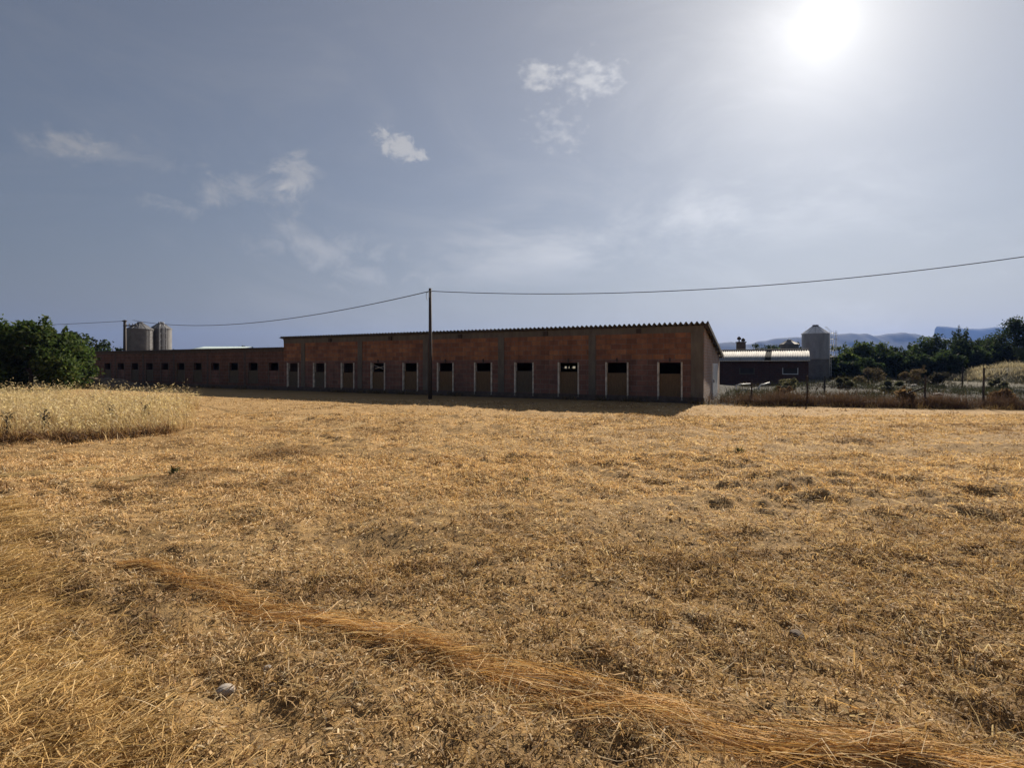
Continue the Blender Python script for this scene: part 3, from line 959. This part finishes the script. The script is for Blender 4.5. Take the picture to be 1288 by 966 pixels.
# ------------------------------------------------------------------ poles and cables
A = P(541, 366, 26.5)
t = empty('utility_pole', (A.x, A.y, 0)); tag(t, 'tall slim dark pole in front of the barn facade carrying the cable', 'pole')
b = MB(); b.tube([(0, 0, -.3), (.01, 0, 2.8), (0, 0, 5.68)], [.105, .088, .07], 12); b.build('post', M['pole'], t, True)
b = MB(); b.tube([(-.02, -.1, 5.2), (-.02, -.1, 5.54)], .03, 8); b.tube([(-.02, -.1, 5.52), (.0, 0, 5.54)], .02, 6); b.build('insulator', M['porcelain'], t)
b = MB(); b.tube([(-.06, -.05, 5.52), (-.17, -.05, 5.45), (-.2, -.05, 5.25), (-.13, -.03, 5.05)], .012, 5); b.build('cable_loop', M['wire'], t)
B_ = Vector(((157 - 644) / F * 52, 52, 0))
t = empty('utility_pole', B_); tag(t, 'far dark pole with a crossarm beside the left silo behind the low wing', 'pole')
zt = P(157, 402.5, 52).z
b = MB(); b.tube([(0, 0, -.3), (0, 0, 3), (0, 0, zt)], [.17, .15, .12], 10); b.build('post', M['pole'], t, True)
b = MB(); b.box(-.14, 1.25, -.06, .06, zt - .62, zt - .50); b.build('crossarm', M['pole'], t)
b = MB(); b.box(-.25, .2, -.05, .05, zt - .16, zt - .06); b.build('bracket', M['iron'], t)
for o_ in (.45, .8, 1.15):
    b = MB(); b.tube([(o_, 0, zt - .5), (o_, 0, zt - .34)], .045, 8); b.build('insulator', M['porcelain'], t)


def cable(p, q, sag, r, label):
    t_ = np.linspace(0, 1, 60)
    m = MB(); o = Vector(p)
    m.tube([Vector(p).lerp(Vector(q), k) - o - Vector((0, 0, 4 * sag * k * (1 - k))) for k in t_], r, 5)
    ob = m.build('overhead_cable', M['wire'], None, True); ob.location = o
    tag(ob, label, 'cable')


cable(A, (26.34, 20.0, 7.0), .96, .018, 'dark cable rising from the tall pole to the right edge of the sky')
cable(A, (B_.x + .8, 52, 6.25), 1.06, .022, 'dark cable sagging from the tall pole to the far pole by the silos')
cable((B_.x, 52, zt - .1), (-90, 62, 6.5), .5, .022, 'faint cable leaving the far pole toward the left trees')

# ------------------------------------------------------------------ fence
fx, fy = FB[0] - FA[0], FB[1] - FA[1]; fl = math.hypot(fx, fy)
def fence_pt(u, d=.9):                      # point on the fence line seen at column u
    k = (u - 644) / F
    ax, ay = FA[0] - fy / fl * d, FA[1] + fx / fl * d
    tt = (k * ay - ax) / (fx - k * fy)
    return ax + fx * tt, ay + fy * tt
fo = fence_pt(945)
fence = empty('wire_fence', (fo[0], fo[1], 0)); tag(fence, 'wire fence on dark wooden posts along the right edge of the field', 'fence')
posts = [(945, 1.05, .02), (1016, 1.28, -.03), (1163, 1.33, .03), (1236.5, 1.62, .04), (1312, 1.4, 0)]
pl = []
for u, h_, lean in posts:
    x, y = fence_pt(u); z = float(ground_h(x, y))
    lx, ly = x - fo[0], y - fo[1]
    b = MB(); b.tube([(lx, ly, z - .3), (lx + lean * .5, ly, z + h_ * .5), (lx + lean, ly, z + h_)], [.042, .038, .032], 8); b.build('post', M['post'], fence)
    pl.append((lx + lean * .7, ly, z + h_))
for f_ in (.45, .78):
    for a in range(len(pl) - 1):
        b = MB(); p0 = Vector(pl[a]); p1 = Vector(pl[a + 1])
        z0 = 1.0 * f_ + .1; p0.z = z0; p1.z = z0
        b.tube([p0.lerp(p1, k / 8) - Vector((0, 0, .06 * 4 * k / 8 * (1 - k / 8))) for k in range(9)], .006, 4); b.build('wire', M['wire'], fence)
x, y = fence_pt(1163)
b = MB(); b.tube([(x - fo[0] - .75, y - fo[1], .55), (x - fo[0], y - fo[1], .82)], .035, 6); b.build('brace', M['post'], fence)
# farther posts
for u, v0, v1, Y, lab in ((1037, 496, 473, 31, 'lone thin post in the scrub below the tall grey silo'), (1210.5, 482, 461, 40, 'lone thin post in front of the pale grass bank')):
    pa = P(u, v1, Y); m = MB(); z = float(ground_h(pa.x, Y))
    m.tube([(0, 0, -.3), (.01, 0, (pa.z - z) * .6), (0.02, 0, pa.z - z)], [.06, .055, .05], 7)
    ob = m.build('post', M['post']); ob.location = (pa.x, Y, z); tag(ob, lab, 'post')

# bent white pipe frame beside the barn
Yp = 30.0
o = P(925, 484, Yp)
t = empty('pipe_frame', (o.x, Yp, 0)); tag(t, 'bent white pipe frame lying in the weeds beside the barn gable', 'pipe frame')
def L_(u, v, dy=0): p = P(u, v, Yp + dy); return (p.x - o.x, dy, p.z)
b = MB(); b.tube([L_(924, 486), L_(927, 484.5), L_(932, 483.5), L_(944, 482.8)], .035, 7); b.tube([L_(926, 485), L_(926.5, 497)], .03, 6); b.build('rail', M['steel_white'], t, True)
b = MB(); b.tube([L_(954.5, 491), L_(954.5, 487), L_(957, 484.5), L_(968, 481.5)], .045, 7); b.build('rail', M['steel_white'], t, True)
b = MB(); b.tube([L_(927, 491), L_(955, 488.5)], .025, 6); b.build('crossbar', M['galv'], t, True)

# pale rubble beside the gable
k = 0
for u, v, r, lab in ((911, 501, .10, 'pale rubble stone nearest the white barn door'), (917, 503, .14, 'largest pale rubble stone by the barn gable'), (923, 504, .12, 'flat pale rubble stone at the foot of the pipe frame'),
                     (914, 499, .08, 'small pale rubble stone behind the others by the gable'), (929, 500, .09, 'pale rubble stone under the white pipe rail'), (908, 504, .07, 'tiny rubble stone at the corner of the white door')):
    Y = CAMH * F / (v - 459) + 1.0
    stone('rubble_stone', (u - 644) / F * Y, Y, r, lab, seed=20 + k, group='rubble by the barn gable'); k += 1
for u, v, r, lab in ((978, 492, .16, 'pale rock in the brush behind the first fence posts'), (1180, 497, .22, 'long pale rock in the lot behind the braced post'), (1262, 489, .25, 'pale rock heap stone at the far right of the lot'), (1150, 488, .18, 'upright pale stone left of the braced fence post'), (1283, 496, .2, 'flat pale rock at the right edge behind the fence')):
    Y = CAMH * F / (v - 459)
    stone('rock', (u - 644) / F * Y, Y, r, lab, seed=40 + k, squash=.5 if k % 2 else .9); k += 1


# ------------------------------------------------------------------ trees and bushes
def leaf_cloud(centers, radii, n, size, cols, wts=None):
    c = np.array(centers); r = np.array(radii)
    pw = r[:, 0] * r[:, 1] * r[:, 2]; pw = pw ** .75; pw /= pw.sum()
    i = rng.choice(len(c), n, p=pw)
    d = rng.normal(0, 1, (n, 3)); d /= np.linalg.norm(d, axis=1)[:, None]
    rad = rng.uniform(.35, 1, n) ** .6 * (1 + .25 * rng.normal(0, .6, n))
    pos = c[i] + d * r[i] * rad[:, None]
    a = rng.normal(0, 1, (n, 3)); a /= np.linalg.norm(a, axis=1)[:, None]
    b = np.cross(a, rng.normal(0, 1, (n, 3))); b /= np.linalg.norm(b, axis=1)[:, None]
    s = size * rng.uniform(.6, 1.4, n)[:, None]
    v = np.stack([pos - a * s, pos - b * s * .45, pos + a * s, pos + b * s * .45], 1).reshape(-1, 3)
    q = np.arange(n * 4).reshape(n, 4)
    clump = np.random.default_rng(int(n)).uniform(.7, 1.35, len(c))[i]
    col_ = pal(n, cols, wts) * clump[:, None]
    return v, q, np.repeat(col_, 4, 0)


GREEN = [(.038, .066, .017), (.054, .082, .024), (.028, .044, .014), (.075, .095, .032)]
DARK = [(.022, .036, .016), (.034, .050, .021), (.017, .026, .013)]


def tree(name, u, Y, w, h, label, cols=GREEN, n=5000, leaf=.14, kind='round', low=.12, seed=0, cat='tree', group=None):
    x = (u - 644) / F * Y; z = float(ground_h(x, Y))
    rs = np.random.default_rng(seed + 100)
    t = empty(name, (x, Y, z)); tag(t, label, cat, group)
    cs, rr = [], []
    tr = MB()
    if kind == 'round':
        k = max(9, int(16 * w / 4))
        for _ in range(k):
            a = rs.uniform(0, 6.283); zz = rs.uniform(low + .12, .95 if low >= 0 else .8)
            prof = math.sqrt(max(0.05, 1 - ((zz - .42) / .60) ** 2))
            q = rs.uniform(.15, .85) ** .6 * prof
            rad = rs.uniform(.16, .3) * min(w, h) * (.6 if zz > .75 else 1)
            cs.append((q * w / 2 * .8 * math.cos(a), q * w / 2 * .8 * math.sin(a), min(zz * h, h - rad * .7)))
            rr.append((rad, rad, rad * .75))
        for _ in range(int(k * .8)):
            c = cs[int(rs.integers(0, k))]; rad = rr[0][0] * rs.uniform(.16, .3)
            cs.append((c[0] * 1.1 + rs.normal(0, .1) * w * .3, c[1] * 1.1, min(h * .99, c[2] + rr[0][0] * rs.uniform(.5, 1.0)))); rr.append((rad, rad, rad * rs.uniform(1.2, 2.2)))
        tr.tube([(0, 0, -.3), (.05, .03, h * .25), (-.03, 0, h * .6), (0, 0, h * .85)], [.05 * h * .6, .04 * h * .6, .022 * h * .6, .01 * h], 8)
        for c in cs[:10]:
            zb = min(c[2] * .6, h * .5)
            tr.tube([(0, 0, zb), (c[0] * .5, c[1] * .5, (zb + c[2]) / 2 + .1), c], [.022 * h * .6, .014 * h * .6, .006 * h], 6)
    elif kind == 'cone':
        for i in range(120):
            zz = rs.uniform(.04, .97) ** 1.1; a = rs.uniform(0, 6.283)
            prof = min(1, (1 - zz) ** .7) * (1 + .18 * rs.normal())
            q = rs.uniform(.2, 1) ** .5 * prof * w / 2 * .8; rad = w * .155 * (1.15 - .72 * zz)
            cs.append((q * math.cos(a), q * math.sin(a), min(zz * h, h - rad * .5))); rr.append((rad, rad, rad * .8))
        tr.tube([(0, 0, -.3), (.04, 0, h * .5), (0, 0, h * .97)], [.026 * h, .016 * h, .004 * h], 8)
        for c in cs[::4]: tr.tube([(0, 0, c[2] * .85), c], [.05, .015], 5)
    elif kind == 'conifer':
        tr.tube([(0, 0, -.3), (0, 0, h * .5), (0, 0, h * .98)], [.03 * h * .6, .02 * h * .6, .005 * h], 8)
        for i in range(34):
            zz = low + (1 - low) * i / 34; a = i * 2.4 + rs.uniform(-.4, .4)
            rad = w / 2 * (1 - ((zz - low) / (1 - low)) ** 1.1) * rs.uniform(.65, 1.1) + .06
            cs.append((rad * .6 * math.cos(a), rad * .6 * math.sin(a), zz * h)); rr.append((rad * .55 + .05, rad * .55 + .05, h * .045))
            tr.tube([(0, 0, zz * h), (rad * math.cos(a), rad * math.sin(a), zz * h + .05)], [.03, .01], 5)
    elif kind == 'spires':                   # several thin upright leaders
        tr.tube([(0, 0, -.3), (0, 0, h * .5)], [.12, .06], 8)
        for i in range(5):
            ox = (i - 2) * w * .12 + rs.uniform(-.1, .1); oy = rs.uniform(-.4, .4); hh = h * (1 - .1 * abs(i - 1.6)) * rs.uniform(.88, 1)
            tr.tube([(0, 0, h * .3), (ox, oy, hh)], [.05, .015], 5)
            for j in range(9):
                f_ = .35 + .65 * j / 9
                cs.append((ox * f_, oy * f_, hh * f_)); rr.append((.32 * (1.12 - f_) * w * .6 + .08,) * 2 + (h * .05,))
        for i in range(12):
            a = rs.uniform(0, 6.28); cs.append((w * .33 * math.cos(a), w * .33 * math.sin(a), h * rs.uniform(.15, .45))); rr.append((w * .2, w * .2, h * .09))
    tr.build('trunk', M['bark'], t, True)
    v, q, c = leaf_cloud(cs, rr, n, leaf, cols)
    link('crown', np_mesh('crown', v, q, None, c), M['leaf'], t)
    return t


# left group
tree('bushy_tree', 38, 35.0, 7.6, 4.75, 'big bushy green tree at the left edge behind the tall grass', GREEN, 15000, .15, low=.0, seed=1)
tree('bushy_tree', -35, 33.0, 6.5, 4.4, 'leafy tree cut by the left edge of the photo', GREEN, 9000, .15, low=.0, seed=2)
tree('bushy_tree', 76, 37.5, 4.2, 3.7, 'rounded green bush tree against the right side of the big left tree', GREEN, 7000, .14, low=.0, seed=3)
tree('dark_tree', 100, 54, 6.2, 5.0, 'dark tree behind the end of the low wing, next to the big left tree', DARK, 7000, .17, low=.0, seed=4)
tree('dark_tree', 120, 56, 5.2, 4.7, 'dark low tree between the left trees and the far pole', DARK, 5000, .17, low=.0, seed=5)
tree('dark_tree', 142, 58, 3.8, 4.2, 'smallest dark tree just left of the far pole', DARK, 3000, .17, low=.0, seed=6)
tree('dark_tree', 108, 48, 4.0, 2.9, 'low dark shrub tree at the very end of the low wing', DARK, 5000, .15, low=.0, seed=16)
tree('far_tree', 305, 66, 2.4, 3.9, 'low tree tops showing above the low wing, left of three', DARK, 1500, .15, low=.2, seed=7)
tree('far_tree', 319, 66, 2.2, 4.4, 'highest of the tree tops showing above the low wing', DARK, 1500, .15, low=.2, seed=8)
tree('far_tree', 341, 66, 1.4, 4.4, 'narrow dark tree tip beside the barn roof end', DARK, 900, .13, 'spires', .2, seed=9)
tree('far_tree', 216, 63, 1.2, 3.75, 'tiny tree top at the right foot of the two left silos', DARK, 600, .13, low=.3, seed=10)
# behind the right shed
tree('far_tree', 952, 95, 5.0, 5.3, 'dark green tree top behind the left half of the shed roof', DARK, 2600, .2, low=.1, seed=11)
tree('far_tree', 975, 98, 6.0, 5.6, 'broad dark green tree top behind the shed roof beside the low far silo', DARK, 3000, .2, low=.1, seed=12)
tree('far_tree', 1006, 80, 1.6, 5.2, 'dark bush top between the low far silo and the tall grey silo', DARK, 1200, .16, low=.1, seed=13)
# right belt
belt = [(1056, 70, 5.4, 4.6, 'G', 'green tree right beside the tall grey silo'), (1080, 74, 6.4, 4.9, 'G', 'broad mid green tree second from the tall grey silo'),
        (1100, 72, 5.5, 4.8, 'G', 'green tree in the belt under the left hill crest'), (1118, 80, 5.5, 4.3, 'D', 'low dark tree in the belt under the hills'),
        (1132, 78, 3.6, 5.2, 'D', 'small dark tree with pointed top under the hill crest'), (1150, 76, 5.0, 4.6, 'D', 'dark tree at the dip in front of the hills'),
        (1168, 72, 5.4, 5.7, 'G', 'tall green tree under the cliff edge of the mesa'), (1190, 70, 6.2, 5.5, 'D', 'dark tree in front of the mesa cliff'),
        (1228, 66, 6.0, 4.9, 'D', 'dark tree right of the spired conifer'), (1248, 66, 5.0, 5.0, 'D', 'dark tree at the left foot of the big pine'),
        (1204, 62, 5.0, 4.2, 'D', 'dark shrub tree at the foot of the spired conifer'), (1066, 64, 4.5, 3.2, 'G', 'low green bush tree in front of the belt near the silo'),
        (1140, 62, 5.5, 3.1, 'D', 'low dark shrub in the belt behind the scrub lot'),
        (1048, 60, 3.4, 3.0, 'D', 'dark shrub touching the right side of the tall grey silo'), (1090, 59, 5.0, 2.9, 'D', 'wide dark shrub in front of the green belt trees'),
        (1114, 60, 4.6, 3.1, 'D', 'dark shrub in the belt below the low dark tree'), (1164, 59, 5.0, 3.4, 'D', 'dark thick shrub below the tall green tree of the belt'),
        (1186, 58, 4.8, 3.2, 'D', 'dark shrub left of the conifer foot beside the pale bank'), (1232, 60.5, 5.2, 4.0, 'D', 'dark shrub behind the crest of the pale bank'), (1250, 61.5, 4.4, 4.0, 'D', 'dark shrub behind the bank beside the pine trunk')]
for i, (u, Y, w, h, g_, lab) in enumerate(belt):
    tree('belt_tree', u, Y, w, h, lab, GREEN if g_ == 'G' else DARK, 5200, .17, low=.0, seed=30 + i, group='trees in the right hand belt')
tree('conifer', 1212, 64, 4.0, 7.25, 'conifer with several thin spires in front of the mesa', DARK, 8000, .11, 'spires', .1, seed=50)
tree('pine', 1277, 62, 8.6, 7.35, 'big dark pine rising at the right edge of the photo', DARK, 24000, .14, 'cone', .0, seed=51)
tree('pine', 1334, 62, 6.0, 5.6, 'dark pine just cut off by the right edge', DARK, 7000, .15, 'round', .0, seed=52)
tree('yellow_green_bush', 1285, 59, 2.4, 3.1, 'yellow green bush on the bank at the right edge', [(.11, .13, .05), (.09, .11, .04)], 2500, .12, low=.0, seed=53, cat='bush')
# bushes on the lot
for i, (u, Y, w, h, cols_, lab) in enumerate(((992, 31, 1.5, 1.0, [(.085, .085, .05), (.11, .10, .065)], 'grey green bush in front of the dark brick shed'),
        (1062, 36, 1.6, .95, [(.07, .075, .04), (.10, .09, .06)], 'brownish grey bush below the tall grey silo'),
        (1092, 44, 3.2, 1.7, [(.085, .066, .048), (.07, .06, .04)], 'wide dusty brown bush in front of the green belt trees'),
        (1148, 47, 2.4, 1.6, [(.10, .07, .045), (.07, .06, .036)], 'tan bush in the middle of the lot'),
        (1176, 40, 2.0, 1.5, [(.022, .022, .017), (.034, .03, .023)], 'dark bush behind the braced fence post'),
        (1120, 33, 1.5, .8, [(.075, .08, .05), (.10, .10, .07)], 'low grey bush in the open middle of the lot'),
        (1252, 36, 1.6, .9, [(.07, .07, .045), (.09, .085, .06)], 'low bush below the pale grass bank'),
        (1260, 21.6, 1.1, .85, [(.085, .054, .036), (.11, .07, .042)], 'rusty brown bush at the fence near the right edge'),
        (1140, 21.9, .8, .8, [(.14, .09, .05), (.11, .072, .04)], 'tan dry bush at the fence left of the braced post'),
        (985, 24.4, .9, .75, [(.14, .09, .06), (.11, .08, .055)], 'brown dry bush at the fence right of the first post'))):
    tree('bush', u, Y, w, h, lab, cols_, 2800, .05 if Y < 32 else .07, low=-.14, seed=70 + i, cat='bush')

# rubble and brush heap by the wing's left end
pa = G(118, 488)
n = 34; q = np.linspace(-1, 1, n)
HX, HY = np.meshgrid(q, q)
hz = np.clip(1 - HX ** 2 - HY ** 2, 0, 1) ** .6 * (.55 + .8 * vnoise(HX, HY, .35, 95) + .3 * vnoise(HX, HY, .12, 96)) * .62 - .06
vv = np.stack([HX.ravel() * 3.1, HY.ravel() * 1.6, hz.ravel()], 1)
ii = np.arange(n * n).reshape(n, n)
qq = np.stack([ii[:-1, :-1].ravel(), ii[:-1, 1:].ravel(), ii[1:, 1:].ravel(), ii[1:, :-1].ravel()], 1)
ho = link('earth_heap', np_mesh('earth_heap', vv, qq), M['debris']); ho.location = (pa[0] + .3, pa[1] + .2, 0)
tag(ho, 'low heap of earth and debris in front of the end of the low wing', 'earth heap')


# ------------------------------------------------------------------ hills
def ridge(name, Y, pts, depth, mat, seed):
    us = np.arange(pts[0][0], pts[-1][0] + .1, 2.0)
    vs = np.interp(us, [p[0] for p in pts], [p[1] for p in pts])
    xs = (us - 644) / F * Y
    ztop = (459 - vs) / F * Y + CAMH + (vnoise(us, us * 0, 9, seed) - .5) * Y / F * 1.6
    prof = np.linspace(0, 1, 26)
    rows = []
    for f_ in prof:                          # front slope: gentle foot, steeper rock top
        zz = ztop * (f_ ** 1.25) + (vnoise(xs / 60, np.full_like(xs, f_ * 8), 1.0, seed + 1) - .5) * 26 * f_ * (1 - f_)
        yy = Y - depth * (1 - f_) ** .8 + (vnoise(xs / 90, np.full_like(xs, f_ * 5), 1.0, seed + 2) - .5) * 120 * (1 - f_)
        rows.append(np.stack([xs, yy, zz - 3 * (1 - f_)], 1))
    for f_ in (.45, 0):
        rows.append(np.stack([xs, np.full_like(xs, Y + 50 * (1 - f_)), ztop * f_ - 2], 1))
    n_ = len(us); v = np.concatenate(rows); m_ = len(rows)
    ii = np.arange(n_ * m_).reshape(m_, n_)
    q = np.stack([ii[:-1, :-1].ravel(), ii[:-1, 1:].ravel(), ii[1:, 1:].ravel(), ii[1:, :-1].ravel()], 1)
    o = link(name, np_mesh(name, v, q, smooth=True), mat); tag(o, kind='structure')


hm, nt, N, L = newmat('hill_scrub_and_rock')
co = objco(nt)
c = ramp(nt, noise(nt, co, .012, 6, .65), [(.35, (.014, .019, .014)), (.55, (.023, .027, .019)), (.74, (.05, .046, .04))])
out(nt, principled(nt, c, .95, spec=.05).outputs[0])
ridge('hills', 2600, [(640, 452), (800, 440), (860, 434), (905, 432), (920, 430), (935, 434), (955, 430), (975, 426), (1000, 424), (1030, 422), (1048, 420), (1070, 419), (1090, 420), (1096, 422.5), (1120, 419.5),
                (1140, 418), (1150, 420), (1165, 423.5), (1180, 425), (1230, 430), (1330, 436), (1500, 446)], 380, hm, 200)
ridge('mesa', 3300, [(1120, 440), (1150, 430), (1168, 426), (1174, 424), (1176.5, 411), (1180, 410), (1190, 410), (1205, 412), (1225, 414), (1245, 412.5), (1262, 411), (1300, 412), (1360, 411), (1420, 420), (1520, 440)], 330, hm, 230)

# ------------------------------------------------------------------ haze
hz_, nt, N, L = newmat('haze_air')
pv = N.new('ShaderNodeVolumePrincipled')
pv.inputs['Color'].default_value = (.21, .37, .86, 1); pv.inputs['Density'].default_value = .00012; pv.inputs['Anisotropy'].default_value = .2
o_ = N.new('ShaderNodeOutputMaterial'); L.new(pv.outputs[0], o_.inputs['Volume'])
hb = MB(); hb.box(-4300, 4300, -450, 4300, -9, 275)
ho = hb.build('haze', hz_); tag(ho, 'thin blue summer haze lying over the whole plain', 'haze', kind='stuff')

# ------------------------------------------------------------------ sky, sun, camera
world = bpy.data.worlds.new('World'); scene.world = world; world.use_nodes = True
nt = world.node_tree; nt.nodes.clear(); N = nt.nodes; L = nt.links
sky = N.new('ShaderNodeTexSky'); sky.sky_type = 'NISHITA'; sky.sun_disc = False
sky.sun_elevation = SUN_EL; sky.sun_rotation = SUN_AZ; sky.altitude = 300
sky.air_density = 1.0; sky.dust_density = 0.0; sky.ozone_density = 3.0
tc = N.new('ShaderNodeTexCoord'); D = tc.outputs['Generated']


def vm(op, a, b_=None):
    n = N.new('ShaderNodeVectorMath'); n.operation = op
    for s_, val in zip(n.inputs, (a, b_)):
        if val is None: continue
        if isinstance(val, bpy.types.NodeSocket): L.new(val, s_)
        else: s_.default_value = val
    return n.outputs['Value'] if op in ('DOT_PRODUCT', 'LENGTH') else n.outputs['Vector']


def mt(op, a, b_=None, clamp=False):
    n = N.new('ShaderNodeMath'); n.operation = op; n.use_clamp = clamp
    for s_, val in zip(n.inputs, (a, b_)):
        if val is None: continue
        if isinstance(val, bpy.types.NodeSocket): L.new(val, s_)
        else: s_.default_value = val
    return n.outputs[0]


def direction(u, v):
    return Vector(((u - 644) / F, 1, (459 - v) / F)).normalized()


sd = Vector((math.sin(SUN_AZ) * math.cos(SUN_EL), math.cos(SUN_AZ) * math.cos(SUN_EL), math.sin(SUN_EL)))


def cloud_mask(u, v, wu, wv, rot=0):
    c = direction(u, v)
    right = Vector((c.y, -c.x, 0)).normalized(); up = right.cross(c)
    e1 = right * math.cos(rot) + up * math.sin(rot); e2 = -right * math.sin(rot) + up * math.cos(rot)
    k = (1 / Vector(((u - 644) / F, 1, (459 - v) / F)).length)
    a = wu / F * k; b_ = wv / F * k
    dv = vm('SUBTRACT', D, tuple(c))
    p_ = mt('DIVIDE', vm('DOT_PRODUCT', dv, tuple(e1)), a); q_ = mt('DIVIDE', vm('DOT_PRODUCT', dv, tuple(e2)), b_)
    r_ = mt('SQRT', mt('ADD', mt('MULTIPLY', p_, p_), mt('MULTIPLY', q_, q_)))
    return mt('SUBTRACT', 1.0, r_, True)


def skynoise(scale, detail, rough, st=(1, 1, 2), dist=0.0):
    mp = N.new('ShaderNodeMapping'); mp.inputs['Scale'].default_value = st; L.new(D, mp.inputs['Vector'])
    n = N.new('ShaderNodeTexNoise'); n.inputs['Scale'].default_value = scale; n.inputs['Detail'].default_value = detail; n.inputs['Roughness'].default_value = rough
    n.inputs['Distortion'].default_value = dist
    L.new(mp.outputs[0], n.inputs['Vector']); return n.outputs['Fac']


def mrange(v, a, b_):
    n = N.new('ShaderNodeMapRange'); n.interpolation_type = 'SMOOTHSTEP'
    L.new(v, n.inputs['Value']); n.inputs['From Min'].default_value = a; n.inputs['From Max'].default_value = b_
    return n.outputs[0]


wisp = skynoise(9, 6, .6, (1, 1, 1.6), .4); puff = skynoise(22, 5, .6, (1, 1, 1.3)); mack = skynoise(52, 3, .5, (1, 1, 1.6)); fine = skynoise(17, 9, .64, (1, 1, 1.4), .5); fine2 = skynoise(38, 8, .62, (1, 1, 1.3), .4); veil = skynoise(3.2, 6, .6, (1, 1, 2.6), .3)
cl = None
def addc(x):
    global cl
    cl = x if cl is None else mt('ADD', cl, x, True)
for u, v, wu, wv, rot, src, lo, hi, amt in (
        (375, 222, 42, 42, 0, fine, .22, .95, .62), (300, 236, 100, 36, R(8), fine, .30, 1.05, .52), (215, 260, 70, 22, R(-10), fine, .30, 1.0, .42), (130, 190, 200, 40, 0, fine, .38, 1.1, .35), (420, 320, 170, 60, R(-15), fine, .40, 1.1, .35),
        (503, 185, 54, 24, R(-22), fine2, .25, .75, .85), (92, 182, 60, 28, R(5), fine2, .22, 1.0, .5), (380, 300, 70, 26, R(-25), wisp, .45, .95, .3),
        (676, 96, 44, 32, 0, mack, .46, .86, .8), (740, 100, 95, 58, R(-4), mack, .60, .98, .72), (700, 165, 105, 80, R(-30), mack, .74, 1.08, .45)):
    mk = cloud_mask(u, v, wu, wv, rot)
    if src in (fine, fine2):
        val = mt('ADD', mt('MULTIPLY', mk, .95), mt('MULTIPLY', mt('SUBTRACT', src, .5), 2.4))
    else:
        val = mt('ADD', mt('MULTIPLY', mk, .75), src); lo += .25; hi += .35
    addc(mt('MULTIPLY', mt('MULTIPLY', mrange(val, lo, hi), mrange(mk, .0, .3)), amt))
bandm = cloud_mask(760, 290, 420, 70, R(6))
addc(mt('MULTIPLY', mt('MULTIPLY', mrange(veil, .42, .72), mrange(bandm, 0, .7)), .55))
addc(mt('MULTIPLY', mrange(skynoise(2.6, 9, .66, (1, 1, 2.2), .8), .42, .8), .2))
# thin high veil in front of the blue sky, brighter towards the sun behind it
cosang = vm('DOT_PRODUCT', D, tuple(sd))
ang = mt('ARCCOSINE', mt('MINIMUM', cosang, .9999999))
g1 = mt('MULTIPLY', mt('EXPONENT', mt('MULTIPLY', mt('POWER', mt('DIVIDE', ang, R(1.9)), 2), -1)), 5.0)
w1 = mt('EXPONENT', mt('MULTIPLY', mt('DIVIDE', ang, R(40)), -1))
w2 = mt('EXPONENT', mt('MULTIPLY', mt('DIVIDE', ang, R(7.2)), -1))
gc = N.new('ShaderNodeCombineColor')
for k, (p_, q_) in enumerate(((11.0, 19.0), (9.2, 18.6), (6.2, 17.6))):
    L.new(mt('ADD', g1, mt('ADD', mt('MULTIPLY', w1, p_), mt('MULTIPLY', w2, q_))), gc.inputs[k])
dz_ = N.new('ShaderNodeSeparateXYZ'); L.new(D, dz_.inputs[0])
low_ = mt('EXPONENT', mt('MULTIPLY', mt('MAXIMUM', dz_.outputs[2], 0.0), -7.0))
base_sky = mix(nt, mt('ADD', .40, mt('MULTIPLY', low_, .58)), sky.outputs[0], gc.outputs[0])
bw = N.new('ShaderNodeRGBToBW'); L.new(base_sky, bw.inputs[0])
dusty = N.new('ShaderNodeCombineColor')
for k, f_ in enumerate((1.05, 1.0, .99)): L.new(mt('MULTIPLY', bw.outputs[0], f_), dusty.inputs[k])
base_sky = mix(nt, mt('MULTIPLY', low_, .75), base_sky, dusty.outputs[0])      # pale dust low down
cc = N.new('ShaderNodeCombineColor')
for k, f_ in enumerate((1.75, 1.75, 1.78)): L.new(mt('MULTIPLY', bw.outputs[0], f_), cc.inputs[k])
skyc = mix(nt, cl, base_sky, cc.outputs[0])
bg = N.new('ShaderNodeBackground'); bg.inputs['Strength'].default_value = .05
L.new(skyc, bg.inputs['Color'])
wo = N.new('ShaderNodeOutputWorld'); L.new(bg.outputs[0], wo.inputs['Surface'])

sl = bpy.data.lights.new('sun', 'SUN'); sl.energy = 5.0; sl.angle = R(.6); sl.color = (1.0, .89, .74)
so = bpy.data.objects.new('sun', sl); col.objects.link(so)
so.rotation_euler = (-sd).to_track_quat('-Z', 'Y').to_euler(); so.location = sd * 100

cam = bpy.data.cameras.new('camera'); co_ = bpy.data.objects.new('camera', cam); col.objects.link(co_)
cam.sensor_width = 36; cam.sensor_fit = 'HORIZONTAL'; cam.lens = 36 * F / 1288; cam.shift_y = -24 / 1288
cam.clip_start = .05; cam.clip_end = 20000
co_.location = (0, 0, CAMH); co_.rotation_euler = (R(90), 0, 0)
scene.camera = co_

scene.render.engine = 'CYCLES'
scene.cycles.use_denoising = True
scene.cycles.max_bounces = 6; scene.cycles.diffuse_bounces = 3; scene.cycles.transmission_bounces = 4; scene.cycles.volume_bounces = 0
scene.view_settings.view_transform = 'Standard'; scene.view_settings.look = 'None'
scene.view_settings.gamma = 1; scene.view_settings.exposure = 0.85
